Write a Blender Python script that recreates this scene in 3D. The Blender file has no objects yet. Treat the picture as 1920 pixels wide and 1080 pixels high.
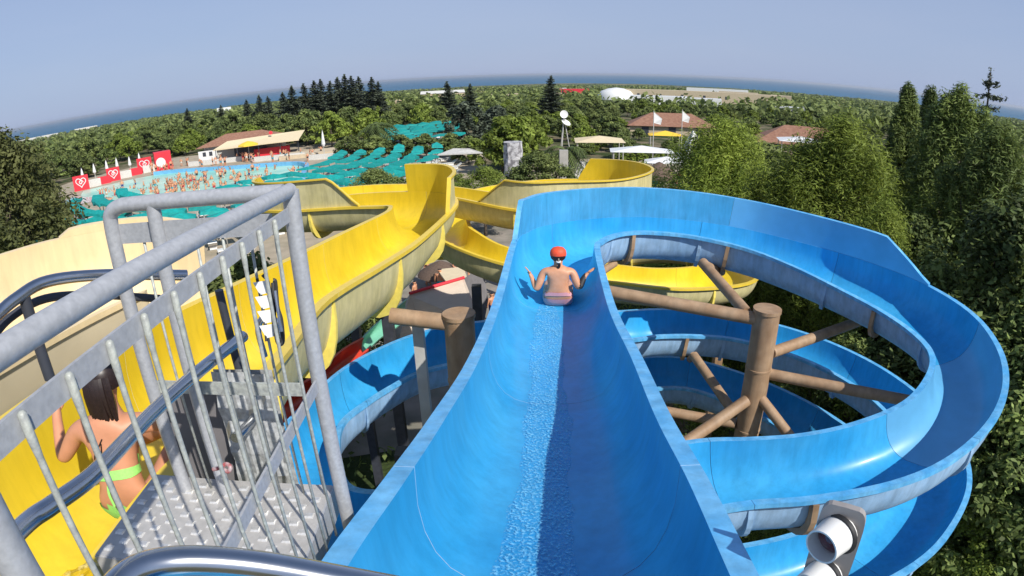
import bpy, bmesh, math, random
import numpy as np
from mathutils import Vector, Matrix, Euler
R_ = math.radians
rnd = random.Random(7)
nr = np.random.default_rng(11)
SC = bpy.context.scene
COL = SC.collection

# ------------------------------------------------------------------ camera, sky, sun, exposure
PITCH, ROLL = 0.3610, -0.02555            # wide action camera held about 10 m above the ground
cd = bpy.data.cameras.new('camera')
cam = bpy.data.objects.new('camera', cd); COL.objects.link(cam)
cd.type = 'PANO'
cd.sensor_width = 36.0; cd.sensor_fit = 'HORIZONTAL'
cd.panorama_type = 'FISHEYE_LENS_POLYNOMIAL'
S_ = 18.75
cd.fisheye_fov = math.pi
cd.fisheye_polynomial_k0 = 0.0
cd.fisheye_polynomial_k1 = -0.90828 / S_
cd.fisheye_polynomial_k2 = 0.0
cd.fisheye_polynomial_k3 = 0.03713 / S_**3
cd.fisheye_polynomial_k4 = 0.0
cd.clip_start = 0.05; cd.clip_end = 200000
cam.location = (0, 0, 0)
cam.rotation_mode = 'QUATERNION'
cam.rotation_quaternion = (Euler((math.pi/2 - PITCH, 0, 0)).to_matrix() @ Matrix.Rotation(-ROLL*-1.0, 3, 'Z')).to_quaternion()
SC.camera = cam

SUN = Vector((0.58, -0.66, 0.79)).normalized()
el = math.asin(SUN.z); azr = math.atan2(SUN.x, SUN.y)
w = bpy.data.worlds.new('World'); SC.world = w; w.use_nodes = True
nt = w.node_tree; nt.nodes.clear()
sky = nt.nodes.new('ShaderNodeTexSky'); sky.sky_type = 'NISHITA'; sky.sun_disc = False
sky.sun_elevation = el; sky.sun_rotation = azr
sky.altitude = 0; sky.air_density = 1.0; sky.dust_density = 0.3; sky.ozone_density = 4.0
bg = nt.nodes.new('ShaderNodeBackground'); bg.inputs[1].default_value = 0.105
wo = nt.nodes.new('ShaderNodeOutputWorld')
# thin summer haze: pale lilac blue towards the horizon all the way round, clear sky overhead
tcw = nt.nodes.new('ShaderNodeTexCoord'); sxyz = nt.nodes.new('ShaderNodeSeparateXYZ'); nt.links.new(tcw.outputs['Generated'], sxyz.inputs[0])
mrw = nt.nodes.new('ShaderNodeMapRange'); mrw.inputs['From Min'].default_value = 0.0; mrw.inputs['From Max'].default_value = .9
mrw.inputs['To Min'].default_value = .90; mrw.inputs['To Max'].default_value = .15; nt.links.new(sxyz.outputs['Z'], mrw.inputs['Value'])
mxw = nt.nodes.new('ShaderNodeMix'); mxw.data_type = 'RGBA'; nt.links.new(mrw.outputs[0], mxw.inputs['Factor'])
nt.links.new(sky.outputs[0], mxw.inputs['A'])
nzw = nt.nodes.new('ShaderNodeTexNoise'); nzw.inputs['Scale'].default_value = 1.6; nzw.inputs['Detail'].default_value = 5
mpw = nt.nodes.new('ShaderNodeMapping'); mpw.inputs['Scale'].default_value = (1, 1, 5); nt.links.new(tcw.outputs['Generated'], mpw.inputs[0]); nt.links.new(mpw.outputs[0], nzw.inputs['Vector'])
crw = nt.nodes.new('ShaderNodeValToRGB'); crw.color_ramp.elements[0].position = .35; crw.color_ramp.elements[1].position = .7
crw.color_ramp.elements[0].color = (.310, .395, .605, 1); crw.color_ramp.elements[1].color = (.350, .420, .615, 1); nt.links.new(nzw.outputs['Fac'], crw.inputs[0])
vmw = nt.nodes.new('ShaderNodeVectorMath'); vmw.operation = 'SCALE'; vmw.inputs['Scale'].default_value = 10.; nt.links.new(crw.outputs[0], vmw.inputs[0]); nt.links.new(vmw.outputs[0], mxw.inputs['B'])
nt.links.new(mxw.outputs['Result'], bg.inputs[0]); nt.links.new(bg.outputs[0], wo.inputs[0])
sd = bpy.data.lights.new('sun', 'SUN'); sd.energy = 4.8; sd.angle = R_(0.55); sd.color = (1, .955, .88)
so = bpy.data.objects.new('sun', sd); COL.objects.link(so)
so.rotation_euler = SUN.to_track_quat('Z', 'Y').to_euler()
SC.view_settings.view_transform = 'Standard'; SC.view_settings.look = 'None'
SC.view_settings.gamma = 1.0; SC.view_settings.use_curve_mapping = False
SC.view_settings.exposure = 0.08
SC.cycles.max_bounces = 6; SC.cycles.diffuse_bounces = 3; SC.cycles.glossy_bounces = 3
SC.cycles.transparent_max_bounces = 10; SC.cycles.transmission_bounces = 3; SC.cycles.volume_bounces = 0
SC.cycles.use_denoising = True

GZ = -10.0                                  # park ground, metres below the camera

# a bearing in the photograph (1920 x 1080) as a direction in the world
def ray(px, py):
    x = (px-960.)/1000; y = (540.-py)/1000
    r = math.hypot(x, y) or 1e-9; th = .90828*r - .03713*r**3
    s = math.sin(th)/r
    cx, cy, cz = x*s, y*s, math.cos(th)
    c, sn = math.cos(ROLL), math.sin(ROLL); cx, cy = cx*c-cy*sn, cx*sn+cy*c
    c, sn = math.cos(PITCH), math.sin(PITCH)
    return Vector((cx, cz*c+cy*sn, -cz*sn+cy*c))
def onz(px, py, z): d = ray(px, py); return d*(z/d.z)
def at(px, py, d): return ray(px, py)*d

# ------------------------------------------------------------------ materials
def _n(nt, t, **k):
    n = nt.nodes.new(t)
    for a, b in k.items(): setattr(n, a, b)
    return n
def mat(name, c, rough=.5, metal=0., spec=.5, coat=0., var=0., vscale=3., c2=None, bump=0., bscale=30., objvar=0., detail=4., dist=.02, stretch=None, coords='Object', edge=(.35, .65), wear=0.):
    m = bpy.data.materials.new(name); m.use_nodes = True
    t = m.node_tree; p = t.nodes['Principled BSDF']
    p.inputs['Roughness'].default_value = rough; p.inputs['Metallic'].default_value = metal
    p.inputs['Specular IOR Level'].default_value = spec
    p.inputs['Coat Weight'].default_value = coat; p.inputs['Coat Roughness'].default_value = .12
    c = tuple(c)+(1,)
    p.inputs['Base Color'].default_value = c
    tc = _n(t, 'ShaderNodeTexCoord'); mp = _n(t, 'ShaderNodeMapping')
    t.links.new(tc.outputs[coords], mp.inputs[0])
    if stretch: mp.inputs['Scale'].default_value = stretch
    src = None
    if c2 is not None:
        nz = _n(t, 'ShaderNodeTexNoise'); nz.inputs['Scale'].default_value = vscale; nz.inputs['Detail'].default_value = detail
        t.links.new(mp.outputs[0], nz.inputs['Vector'])
        cr = _n(t, 'ShaderNodeValToRGB'); cr.color_ramp.elements[0].position = edge[0]; cr.color_ramp.elements[1].position = edge[1]
        cr.color_ramp.elements[0].color = c; cr.color_ramp.elements[1].color = tuple(c2)+(1,)
        t.links.new(nz.outputs['Fac'], cr.inputs[0]); src = cr.outputs[0]
    if objvar or var or wear:
        hs = _n(t, 'ShaderNodeHueSaturation')
        if src: t.links.new(src, hs.inputs['Color'])
        else: hs.inputs['Color'].default_value = c
        val = None
        if objvar:
            oi = _n(t, 'ShaderNodeObjectInfo'); mr = _n(t, 'ShaderNodeMapRange')
            mr.inputs['To Min'].default_value = 1-objvar; mr.inputs['To Max'].default_value = 1+objvar
            t.links.new(oi.outputs['Random'], mr.inputs['Value']); val = mr.outputs[0]
        if var:
            nz = _n(t, 'ShaderNodeTexNoise'); nz.inputs['Scale'].default_value = vscale*1.7; nz.inputs['Detail'].default_value = 5
            t.links.new(mp.outputs[0], nz.inputs['Vector'])
            mr = _n(t, 'ShaderNodeMapRange'); mr.inputs['From Min'].default_value = .3; mr.inputs['From Max'].default_value = .7
            mr.inputs['To Min'].default_value = 1-var; mr.inputs['To Max'].default_value = 1+var
            t.links.new(nz.outputs['Fac'], mr.inputs['Value'])
            if val:
                mm = _n(t, 'ShaderNodeMath', operation='MULTIPLY'); t.links.new(val, mm.inputs[0]); t.links.new(mr.outputs[0], mm.inputs[1]); val = mm.outputs[0]
            else: val = mr.outputs[0]
        if wear:
            m2_ = _n(t, 'ShaderNodeMapping'); m2_.inputs['Scale'].default_value = (9, 9, 1.2); t.links.new(tc.outputs['Object'], m2_.inputs[0])
            n2 = _n(t, 'ShaderNodeTexNoise'); n2.inputs['Scale'].default_value = 1.3; n2.inputs['Detail'].default_value = 9; n2.inputs['Roughness'].default_value = .68
            t.links.new(m2_.outputs[0], n2.inputs['Vector'])
            w2 = _n(t, 'ShaderNodeMapRange'); w2.inputs['From Min'].default_value = .32; w2.inputs['From Max'].default_value = .62; w2.inputs['To Min'].default_value = 1-wear*1.6; w2.inputs['To Max'].default_value = 1+wear*.4
            t.links.new(n2.outputs['Fac'], w2.inputs['Value'])
            mm = _n(t, 'ShaderNodeMath', operation='MULTIPLY'); t.links.new(w2.outputs[0], mm.inputs[0])
            if val: t.links.new(val, mm.inputs[1])
            else: mm.inputs[1].default_value = 1.
            val = mm.outputs[0]
        t.links.new(val, hs.inputs['Value']); src = hs.outputs[0]
    if src: t.links.new(src, p.inputs['Base Color'])
    if bump:
        nz = _n(t, 'ShaderNodeTexNoise'); nz.inputs['Scale'].default_value = bscale; nz.inputs['Detail'].default_value = 5
        t.links.new(mp.outputs[0], nz.inputs['Vector'])
        bp = _n(t, 'ShaderNodeBump'); bp.inputs['Strength'].default_value = bump; bp.inputs['Distance'].default_value = dist
        t.links.new(nz.outputs['Fac'], bp.inputs['Height']); t.links.new(bp.outputs[0], p.inputs['Normal'])
    return m
def leafmat(name, c, c2, tr=.35, scale=.35, isl=.35):
    m = bpy.data.materials.new(name); m.use_nodes = True
    t = m.node_tree; p = t.nodes['Principled BSDF']; o = t.nodes['Material Output']
    p.inputs['Roughness'].default_value = .6; p.inputs['Specular IOR Level'].default_value = .25
    tc = _n(t, 'ShaderNodeTexCoord'); nz = _n(t, 'ShaderNodeTexNoise'); nz.inputs['Scale'].default_value = scale; nz.inputs['Detail'].default_value = 3
    t.links.new(tc.outputs['Object'], nz.inputs['Vector'])
    cr = _n(t, 'ShaderNodeValToRGB'); cr.color_ramp.elements[0].position = .38; cr.color_ramp.elements[1].position = .62
    cr.color_ramp.elements[0].color = tuple(c)+(1,); cr.color_ramp.elements[1].color = tuple(c2)+(1,)
    t.links.new(nz.outputs['Fac'], cr.inputs[0])
    g = _n(t, 'ShaderNodeNewGeometry'); oi = _n(t, 'ShaderNodeObjectInfo')
    mr = _n(t, 'ShaderNodeMapRange'); mr.inputs['To Min'].default_value = 1-isl; mr.inputs['To Max'].default_value = 1+isl
    t.links.new(g.outputs['Random Per Island'], mr.inputs['Value'])
    mr2 = _n(t, 'ShaderNodeMapRange'); mr2.inputs['To Min'].default_value = .8; mr2.inputs['To Max'].default_value = 1.2
    t.links.new(oi.outputs['Random'], mr2.inputs['Value'])
    mm = _n(t, 'ShaderNodeMath', operation='MULTIPLY'); t.links.new(mr.outputs[0], mm.inputs[0]); t.links.new(mr2.outputs[0], mm.inputs[1])
    hs = _n(t, 'ShaderNodeHueSaturation'); t.links.new(cr.outputs[0], hs.inputs['Color']); t.links.new(mm.outputs[0], hs.inputs['Value'])
    t.links.new(hs.outputs[0], p.inputs['Base Color'])
    tl = _n(t, 'ShaderNodeBsdfTranslucent'); t.links.new(hs.outputs[0], tl.inputs[0])
    mx = _n(t, 'ShaderNodeMixShader'); mx.inputs[0].default_value = tr
    t.links.new(p.outputs[0], mx.inputs[1]); t.links.new(tl.outputs[0], mx.inputs[2]); t.links.new(mx.outputs[0], o.inputs[0])
    return m

M = {}
M['blue_in'] = mat('blue_gelcoat', (.028, .325, .66), rough=.34, spec=.18, coat=.04, var=.08, vscale=1.3, c2=(.055, .37, .67), wear=.09, objvar=.07, bump=.05, bscale=5)
M['blue_pale'] = mat('sun_bleached_blue_gelcoat', (.12, .40, .66), rough=.4, coat=.2, var=.07, vscale=2, objvar=.05)
M['blue_raise'] = mat('dulled_blue_gelcoat', (.055, .33, .58), rough=.4, var=.08, vscale=2, c2=(.075, .36, .62), wear=.12)
M['blue_rim'] = mat('worn_blue_rim', (.085, .39, .74), rough=.42, coat=.12, var=.10, vscale=6, c2=(.16, .48, .80), wear=.15)
M['blue_out'] = mat('pale_blue_laminate', (.27, .46, .70), rough=.5, var=.10, vscale=3, c2=(.33, .51, .73), wear=.15, objvar=.05, bump=.1, bscale=60)
M['yel_in'] = mat('yellow_gelcoat', (.72, .52, .022), rough=.34, coat=.1, var=.08, vscale=1.2, c2=(.78, .58, .04), wear=.06, objvar=.05)
M['yel_rim'] = mat('yellow_rim', (.78, .56, .06), rough=.38, coat=.15, var=.06, vscale=6)
M['yel_out'] = mat('faded_yellow_laminate', (.56, .50, .23), rough=.55, var=.08, vscale=2, c2=(.66, .59, .31), objvar=.05, bump=.12, bscale=60, wear=.13)
M['yel_rib'] = mat('yellow_rib', (.84, .68, .14), rough=.5, var=.1, vscale=8)
M['cream_in'] = mat('cream_gelcoat', (.74, .58, .33), rough=.4, coat=.1, var=.05, vscale=1.5, c2=(.78, .62, .37), wear=.06)
M['cream_out'] = mat('cream_laminate', (.66, .56, .38), rough=.5, var=.06, vscale=2)
M['brown'] = mat('brown_painted_steel', (.33, .205, .115), rough=.6, var=.12, vscale=4, c2=(.40, .27, .165), wear=.12, bump=.06, bscale=50)
M['galv'] = mat('galvanised_steel', (.38, .39, .41), rough=.48, metal=.25, var=.08, vscale=60, c2=(.50, .51, .53), bump=.2, bscale=160, dist=.002, edge=(.2, .8))
M['galv_w'] = mat('pale_galvanised_bar', (.36, .375, .36), rough=.55, metal=.15, var=.18, vscale=45, c2=(.48, .50, .45), bump=.3, bscale=180, dist=.003)
M['chrome'] = mat('polished_stainless', (.55, .56, .58), rough=.2, metal=1., var=.06, vscale=12)
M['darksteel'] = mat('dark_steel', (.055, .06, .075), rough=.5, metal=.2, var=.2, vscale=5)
M['whitesteel'] = mat('white_painted_steel', (.50, .49, .46), rough=.5, var=.12, vscale=3)
M['tread'] = mat('aluminium_tread', (.52, .50, .47), rough=.45, metal=.25, var=.1, vscale=20, bump=.1, bscale=150, dist=.003)
M['lug'] = mat('worn_tread_lug', (.72, .70, .66), rough=.32, metal=.45, var=.15, vscale=40)
M['skin'] = mat('skin', (.60, .28, .15), rough=.5, var=.06, vscale=12, c2=(.66, .33, .19))
M['skin_t'] = mat('tanned_skin', (.60, .27, .15), rough=.5, var=.05, vscale=12)
M['hair'] = mat('dark_hair', (.022, .012, .010), rough=.4, var=.3, vscale=60)
M['red'] = mat('red_cloth', (.78, .085, .03), rough=.6, var=.1, vscale=30)
M['pink'] = mat('pink_bikini_cloth', (.72, .34, .36), rough=.7, var=.1, vscale=60)
M['lime'] = mat('lime_bikini_cloth', (.34, .80, .18), rough=.7, var=.1, vscale=60)
M['ink'] = mat('black_ink', (.012, .008, .008), rough=.6)
M['black'] = mat('black_rubber', (.018, .018, .02), rough=.55)
M['white'] = mat('white_plastic', (.78, .78, .76), rough=.35, var=.04, vscale=5)
M['dirtywhite'] = mat('weathered_white', (.62, .61, .57), rough=.6, var=.12, vscale=5)
M['sand'] = mat('sand_plaster', (.55, .45, .31), rough=.85, var=.08, vscale=2)
M['tileroof'] = mat('terracotta_roof', (.25, .12, .075), rough=.85, var=.15, vscale=2, c2=(.32, .17, .11), bump=.3, bscale=14)
M['awning'] = mat('cream_awning_cloth', (.70, .58, .38), rough=.8, var=.06, vscale=2)
M['teal'] = mat('teal_shade_cloth', (.0, .27, .25), rough=.75, var=.2, vscale=2, objvar=.15)
M['redplain'] = mat('red_banner_print', (.70, .03, .05), rough=.5)
M['orange'] = mat('yellow_umbrella_cloth', (.85, .55, .05), rough=.7)
M['stone'] = mat('pale_rough_stone', (.22, .21, .22), rough=.9, var=.2, vscale=3, c2=(.55, .54, .55), bump=.8, bscale=5, dist=.1, edge=(.42, .55))
M['thatch'] = mat('thatch', (.14, .095, .07), rough=.95, var=.3, vscale=8, bump=.6, bscale=30, dist=.05)
M['bark'] = mat('bark', (.11, .085, .065), rough=.9, var=.25, vscale=6, bump=.6, bscale=12, dist=.03)
M['tarp'] = mat('beige_tarpaulin', (.62, .52, .42), rough=.8, var=.05, vscale=2, bump=.3, bscale=3, dist=.05, stretch=(1, 1, 6))
M['slab'] = mat('grey_slab', (.17, .16, .165), rough=.8, var=.15, vscale=3)
M['concrete'] = mat('pale_concrete', (.40, .385, .35), rough=.85, var=.1, vscale=1)
M['mint'] = mat('mint_paint', (.22, .60, .42), rough=.4, var=.06, vscale=3)
M['redslide'] = mat('red_gelcoat', (.70, .06, .03), rough=.3, coat=.3, var=.05, vscale=3)
M['lens'] = mat('dark_red_lens', (.10, .012, .02), rough=.12, coat=.8)
M['greybox'] = mat('grey_housing', (.30, .28, .27), rough=.5, var=.08, vscale=12)
M['pool'] = mat('turquoise_pool_water', (.24, .62, .50), rough=.3, spec=.25, var=.1, vscale=.25, c2=(.50, .72, .58), bump=.4, bscale=2.2, dist=.05)
M['poolblue'] = mat('blue_pool_edge', (.18, .45, .72), rough=.4, var=.1, vscale=1)
M['ground_stuff'] = None

LP = leafmat('pine_needles', (.19, .255, .040), (.30, .37, .065), tr=.35, scale=.6)
LP2 = leafmat('dark_pine_needles', (.10, .14, .038), (.19, .245, .06), tr=.25, scale=.5)
LB = leafmat('olive_leaves', (.11, .15, .045), (.245, .29, .09), tr=.3, scale=.3)
LB2 = leafmat('bright_leaves', (.18, .24, .040), (.27, .34, .065), tr=.35, scale=.5)
LB3 = leafmat('dark_leaves', (.08, .115, .035), (.22, .28, .08), tr=.3, scale=.5, isl=.6)
LF = leafmat('blue_green_conifer_needles', (.07, .09, .06), (.13, .155, .105), tr=.12, scale=.6)
LPALM = leafmat('palm_fronds', (.07, .10, .03), (.12, .16, .05), tr=.2, scale=1)

# ------------------------------------------------------------------ object helpers
def tag(o, label=None, cat=None, group=None, kind=None):
    if label: o['label'] = label
    if cat: o['category'] = cat
    if group: o['group'] = group
    if kind: o['kind'] = kind
    return o
def empty(name, loc=(0, 0, 0), rz=0, label=None, cat=None, group=None):
    o = bpy.data.objects.new(name, None); COL.objects.link(o); o.location = loc; o.rotation_euler = (0, 0, rz)
    o.empty_display_size = .1
    return tag(o, label, cat, group)
def link(name, me, parent=None, loc=None):
    o = bpy.data.objects.new(name, me); COL.objects.link(o)
    if parent: o.parent = parent
    if loc is not None: o.location = loc
    return o
def mesh(name, v, f, mats, mi=None, smooth=True):
    me = bpy.data.meshes.new(name); me.from_pydata([tuple(p) for p in v], [], f)
    for m_ in (mats if isinstance(mats, (list, tuple)) else [mats]): me.materials.append(m_)
    if mi is not None: me.polygons.foreach_set('material_index', mi)
    if smooth: me.polygons.foreach_set('use_smooth', [True]*len(me.polygons))
    me.update(); return me
def dup(root, loc=None, rz=None, label=None, group=None, scale=None):
    r = root.copy(); COL.objects.link(r)
    if loc is not None: r.location = loc
    if rz is not None: r.rotation_euler = (0, 0, rz)
    if scale is not None: r.scale = scale if hasattr(scale, '__len__') else (scale,)*3
    if label: r['label'] = label
    if group: r['group'] = group
    for ch in list(root.children):
        c = ch.copy(); COL.objects.link(c); c.parent = r
        for g in list(ch.children):
            d = g.copy(); COL.objects.link(d); d.parent = c
    return r
class MB:
    def __init__(s): s.v = []; s.f = []; s.m = []
    def add(s, v, f, m=0):
        o = len(s.v); s.v += [Vector(p) for p in v]; s.f += [[i+o for i in q] for q in f]; s.m += [m]*len(f); return s
    def box(s, c, d, rz=0, m=0, rot=None):
        c = Vector(c); hx, hy, hz = d[0]/2, d[1]/2, d[2]/2
        mt = rot if rot else Matrix.Rotation(rz, 3, 'Z')
        v = [c + mt @ Vector((x, y, z)) for x in (-hx, hx) for y in (-hy, hy) for z in (-hz, hz)]
        return s.add(v, [(0, 1, 3, 2), (4, 6, 7, 5), (0, 4, 5, 1), (2, 3, 7, 6), (0, 2, 6, 4), (1, 5, 7, 3)], m)
    def beam(s, a, b, wd, ht, m=0, up=(0, 0, 1)):
        a, b = Vector(a), Vector(b); t = (b-a).normalized(); u = Vector(up)
        sd_ = t.cross(u).normalized(); u = sd_.cross(t)
        v = [p + sd_*x*wd/2 + u*z*ht/2 for p in (a, b) for x, z in ((-1, -1), (1, -1), (1, 1), (-1, 1))]
        return s.add(v, [(3, 2, 1, 0), (4, 5, 6, 7), (0, 1, 5, 4), (1, 2, 6, 5), (2, 3, 7, 6), (3, 0, 4, 7)], m)
    def tube(s, pts, r, n=10, m=0, caps=True):
        pts = [Vector(p) for p in pts]; rr = r if hasattr(r, '__len__') else [r]*len(pts)
        o = []; prev = None
        for i, p in enumerate(pts):
            t = (pts[min(i+1, len(pts)-1)] - pts[max(i-1, 0)]).normalized()
            if prev is None:
                a = t.orthogonal().normalized()
            else:
                a = (prev - t*prev.dot(t))
                a = a.normalized() if a.length > 1e-6 else t.orthogonal().normalized()
            prev = a; b = t.cross(a)
            o += [p + (a*math.cos(2*math.pi*k/n) + b*math.sin(2*math.pi*k/n))*rr[i] for k in range(n)]
        f = []
        for i in range(len(pts)-1):
            for k in range(n):
                k2 = (k+1) % n; f.append((i*n+k, i*n+k2, (i+1)*n+k2, (i+1)*n+k))
        if caps:
            f.append(tuple(range(n))[::-1]); f.append(tuple((len(pts)-1)*n+k for k in range(n)))
        return s.add(o, f, m)
    def lathe(s, prof, n=16, c=(0, 0, 0), m=0, axis=None):
        c = Vector(c); q = Vector((0, 0, 1)).rotation_difference(Vector(axis)) if axis else None
        o = []
        for r, z in prof:
            for k in range(n):
                p = Vector((r*math.cos(2*math.pi*k/n), r*math.sin(2*math.pi*k/n), z))
                if q: p = q @ p
                o.append(c+p)
        f = []
        for i in range(len(prof)-1):
            for k in range(n):
                k2 = (k+1) % n; f.append((i*n+k, i*n+k2, (i+1)*n+k2, (i+1)*n+k))
        if prof[0][0] > 1e-4: f.append(tuple(range(n))[::-1])
        if prof[-1][0] > 1e-4: f.append(tuple((len(prof)-1)*n+k for k in range(n)))
        return s.add(o, f, m)
    def build(s, name, mats, parent=None, loc=None, smooth=False):
        me = mesh(name, s.v, s.f, mats, s.m, smooth)
        o = link(name, me, parent, loc)
        if smooth:
            try: me.set_sharp_from_angle(angle=R_(40))
            except Exception: pass
        return o
def catmull(P, n):
    P = [Vector(p) for p in P]; out = []
    for i in range(len(P)-1):
        p0, p1, p2, p3 = P[max(i-1, 0)], P[i], P[i+1], P[min(i+2, len(P)-1)]
        if i == 0: p0 = p1*2-p2
        if i == len(P)-2: p3 = p2*2-p1
        for k in range(n):
            t = k/n
            out.append(.5*((2*p1) + (p2-p0)*t + (2*p0-5*p1+4*p2-p3)*t*t + (3*p1-p0-3*p2+p3)*t**3))
    out.append(P[-1].copy()); return out
def pipe(name, pts, r, m, parent=None, n=10, sub=6):
    return MB().tube(catmull(pts, sub) if len(pts) > 2 else pts, r, n).build(name, m, parent, smooth=True)

# ------------------------------------------------------------------ terrain, sea
def tz(x, y):
    r = math.hypot(x, y)
    z = GZ
    if r > 140: z = GZ - (r-140)*.0165
    if r > 3300: z -= (r-3300)*.05
    return z
v = [(0, 0, GZ)]; f = []
rings = [6, 12, 20, 30, 45, 60, 80, 100, 125, 150, 200, 260, 340, 450, 600, 800, 1050, 1400, 1800, 2300, 2800, 3200, 3500, 3900, 4300]
NA = 120
for i, r in enumerate(rings):
    for k in range(NA):
        a = 2*math.pi*k/NA; rr = r*(1 + (.14*math.sin(3*a+1)+.06*math.sin(11*a) if r > 2500 else 0))
        x, y = rr*math.sin(a), rr*math.cos(a)
        base = GZ if r <= 140 else GZ-(r-140)*.0165 - (max(0, r-3500)*.03)
        v.append((x, y, max(-61.2, base + (rnd.uniform(-1.2, 1.2) if r > 300 else 0))))
for k in range(NA): f.append((0, 1+(k+1) % NA, 1+k))
for i in range(len(rings)-1):
    for k in range(NA):
        a, b = 1+i*NA+k, 1+i*NA+(k+1) % NA; f.append((a, b, b+NA, a+NA))
gm = bpy.data.materials.new('dry_land'); gm.use_nodes = True
t = gm.node_tree; p = t.nodes['Principled BSDF']; p.inputs['Roughness'].default_value = .95; p.inputs['Specular IOR Level'].default_value = .1
tc = _n(t, 'ShaderNodeTexCoord')
vo = _n(t, 'ShaderNodeTexVoronoi'); vo.inputs['Scale'].default_value = .007; t.links.new(tc.outputs['Object'], vo.inputs['Vector'])
sp = _n(t, 'ShaderNodeSeparateColor'); t.links.new(vo.outputs['Color'], sp.inputs[0])
cr = _n(t, 'ShaderNodeValToRGB'); cr.color_ramp.interpolation = 'CONSTANT'
E_ = cr.color_ramp.elements; E_[0].color = (.06, .08, .03, 1); E_[1].position = .3; E_[1].color = (.10, .12, .045, 1)
for pos, c in ((.5, (.16, .15, .075, 1)), (.68, (.07, .09, .035, 1)), (.84, (.30, .23, .12, 1)), (.92, (.13, .14, .06, 1))):
    e = E_.new(pos); e.color = c
t.links.new(sp.outputs[0], cr.inputs[0])
nz = _n(t, 'ShaderNodeTexNoise'); nz.inputs['Scale'].default_value = .35; nz.inputs['Detail'].default_value = 6; t.links.new(tc.outputs['Object'], nz.inputs['Vector'])
cr2 = _n(t, 'ShaderNodeValToRGB'); cr2.color_ramp.elements[0].position = .42; cr2.color_ramp.elements[0].color = (.045, .065, .022, 1)
cr2.color_ramp.elements[1].position = .60; cr2.color_ramp.elements[1].color = (.20, .165, .11, 1); t.links.new(nz.outputs['Fac'], cr2.inputs[0])
ln = _n(t, 'ShaderNodeVectorMath', operation='LENGTH'); t.links.new(tc.outputs['Object'], ln.inputs[0])
mr = _n(t, 'ShaderNodeMapRange'); mr.inputs['From Min'].default_value = 130; mr.inputs['From Max'].default_value = 240; t.links.new(ln.outputs['Value'], mr.inputs['Value'])
mx = _n(t, 'ShaderNodeMix', data_type='RGBA'); t.links.new(mr.outputs[0], mx.inputs['Factor']); t.links.new(cr2.outputs[0], mx.inputs['A']); t.links.new(cr.outputs[0], mx.inputs['B'])
t.links.new(mx.outputs['Result'], p.inputs['Base Color'])
nz2 = _n(t, 'ShaderNodeTexNoise'); nz2.inputs['Scale'].default_value = 3; t.links.new(tc.outputs['Object'], nz2.inputs['Vector'])
bp = _n(t, 'ShaderNodeBump'); bp.inputs['Distance'].default_value = .15; t.links.new(nz2.outputs['Fac'], bp.inputs['Height']); t.links.new(bp.outputs[0], p.inputs['Normal'])
tag(link('ground', mesh('ground', v, f, gm)), kind='structure')

SEA = -60.0
v = [(0, 0, SEA)]; f = []
sr = [2600, 5000, 9000, 16000, 30000, 60000]
for r in sr:
    for k in range(96):
        a = 2*math.pi*k/96; v.append((r*math.sin(a), r*math.cos(a), SEA))
for i in range(len(sr)-1):
    for k in range(96):
        a, b = 1+i*96+k, 1+i*96+(k+1) % 96; f.append((a, b, b+96, a+96))
sm = mat('sea_water', (.012, .11, .21), rough=.5, spec=.12, var=.12, vscale=.0004, bump=.5, bscale=.02, dist=8)
tag(link('sea', mesh('sea', v[:], f, sm)), kind='structure')

def sheet(name, poly, z, m, label=None, kind='structure'):
    o = link(name, mesh(name, [(x, y, z) for x, y in poly], [tuple(range(len(poly)))], m, smooth=False))
    return tag(o, label, None, None, kind)
pave = mat('sandy_paving', (.42, .35, .26), rough=.9, var=.12, vscale=.6, c2=(.33, .28, .20), bump=.3, bscale=4)
sheet('paved_terrace', [(-66, 48), (-50, 34), (-30, 26), (-10, 30), (-3, 42), (-2, 60), (-4, 82), (-6, 104), (-26, 100), (-34, 98), (-60, 98), (-70, 80)], GZ+.02, pave)
sheet('paved_square', [(0, 44), (20, 38), (26, 50), (22, 66), (4, 70), (-1, 58)], GZ+.016, pave)
sheet('paved_path', [(-9, 12), (-2, 14), (1, 30), (2, 44), (-5, 44), (-9, 28)], GZ+.012, mat('grey_beige_paving', (.30, .26, .22), rough=.9, var=.15, vscale=.8, c2=(.20, .19, .15)))
# pool
def blob(pts, n=8): return [(q.x, q.y) for q in catmull([Vector((x, y, 0)) for x, y in pts+[pts[0]]], n)[:-1]]
pp = blob([(-58, 68), (-51, 76), (-38, 74.5), (-27, 73), (-23.5, 65), (-22, 56), (-28, 51.5), (-36, 51), (-43, 54), (-47, 60), (-54, 63)])
sheet('pool_water', pp, GZ+.05, M['pool'])
sheet('shallow_pool_water', blob([(-56, 63), (-52, 65), (-48.5, 62), (-49.5, 58), (-54, 58)]), GZ+.045, mat('pale_pool_water', (.30, .60, .58), rough=.1, bump=.3, bscale=3))
mb = MB()
q = [Vector((x, y, GZ+.25)) for x, y in pp[8:36]]
for a, b in zip(q, q[1:]): mb.beam(a, b+(b-a)*.05, .5, .55)
tag(mb.build('pool_wall', M['poolblue']), 'low bright blue wall curving along the far edge of the wave pool', 'wall')

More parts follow.
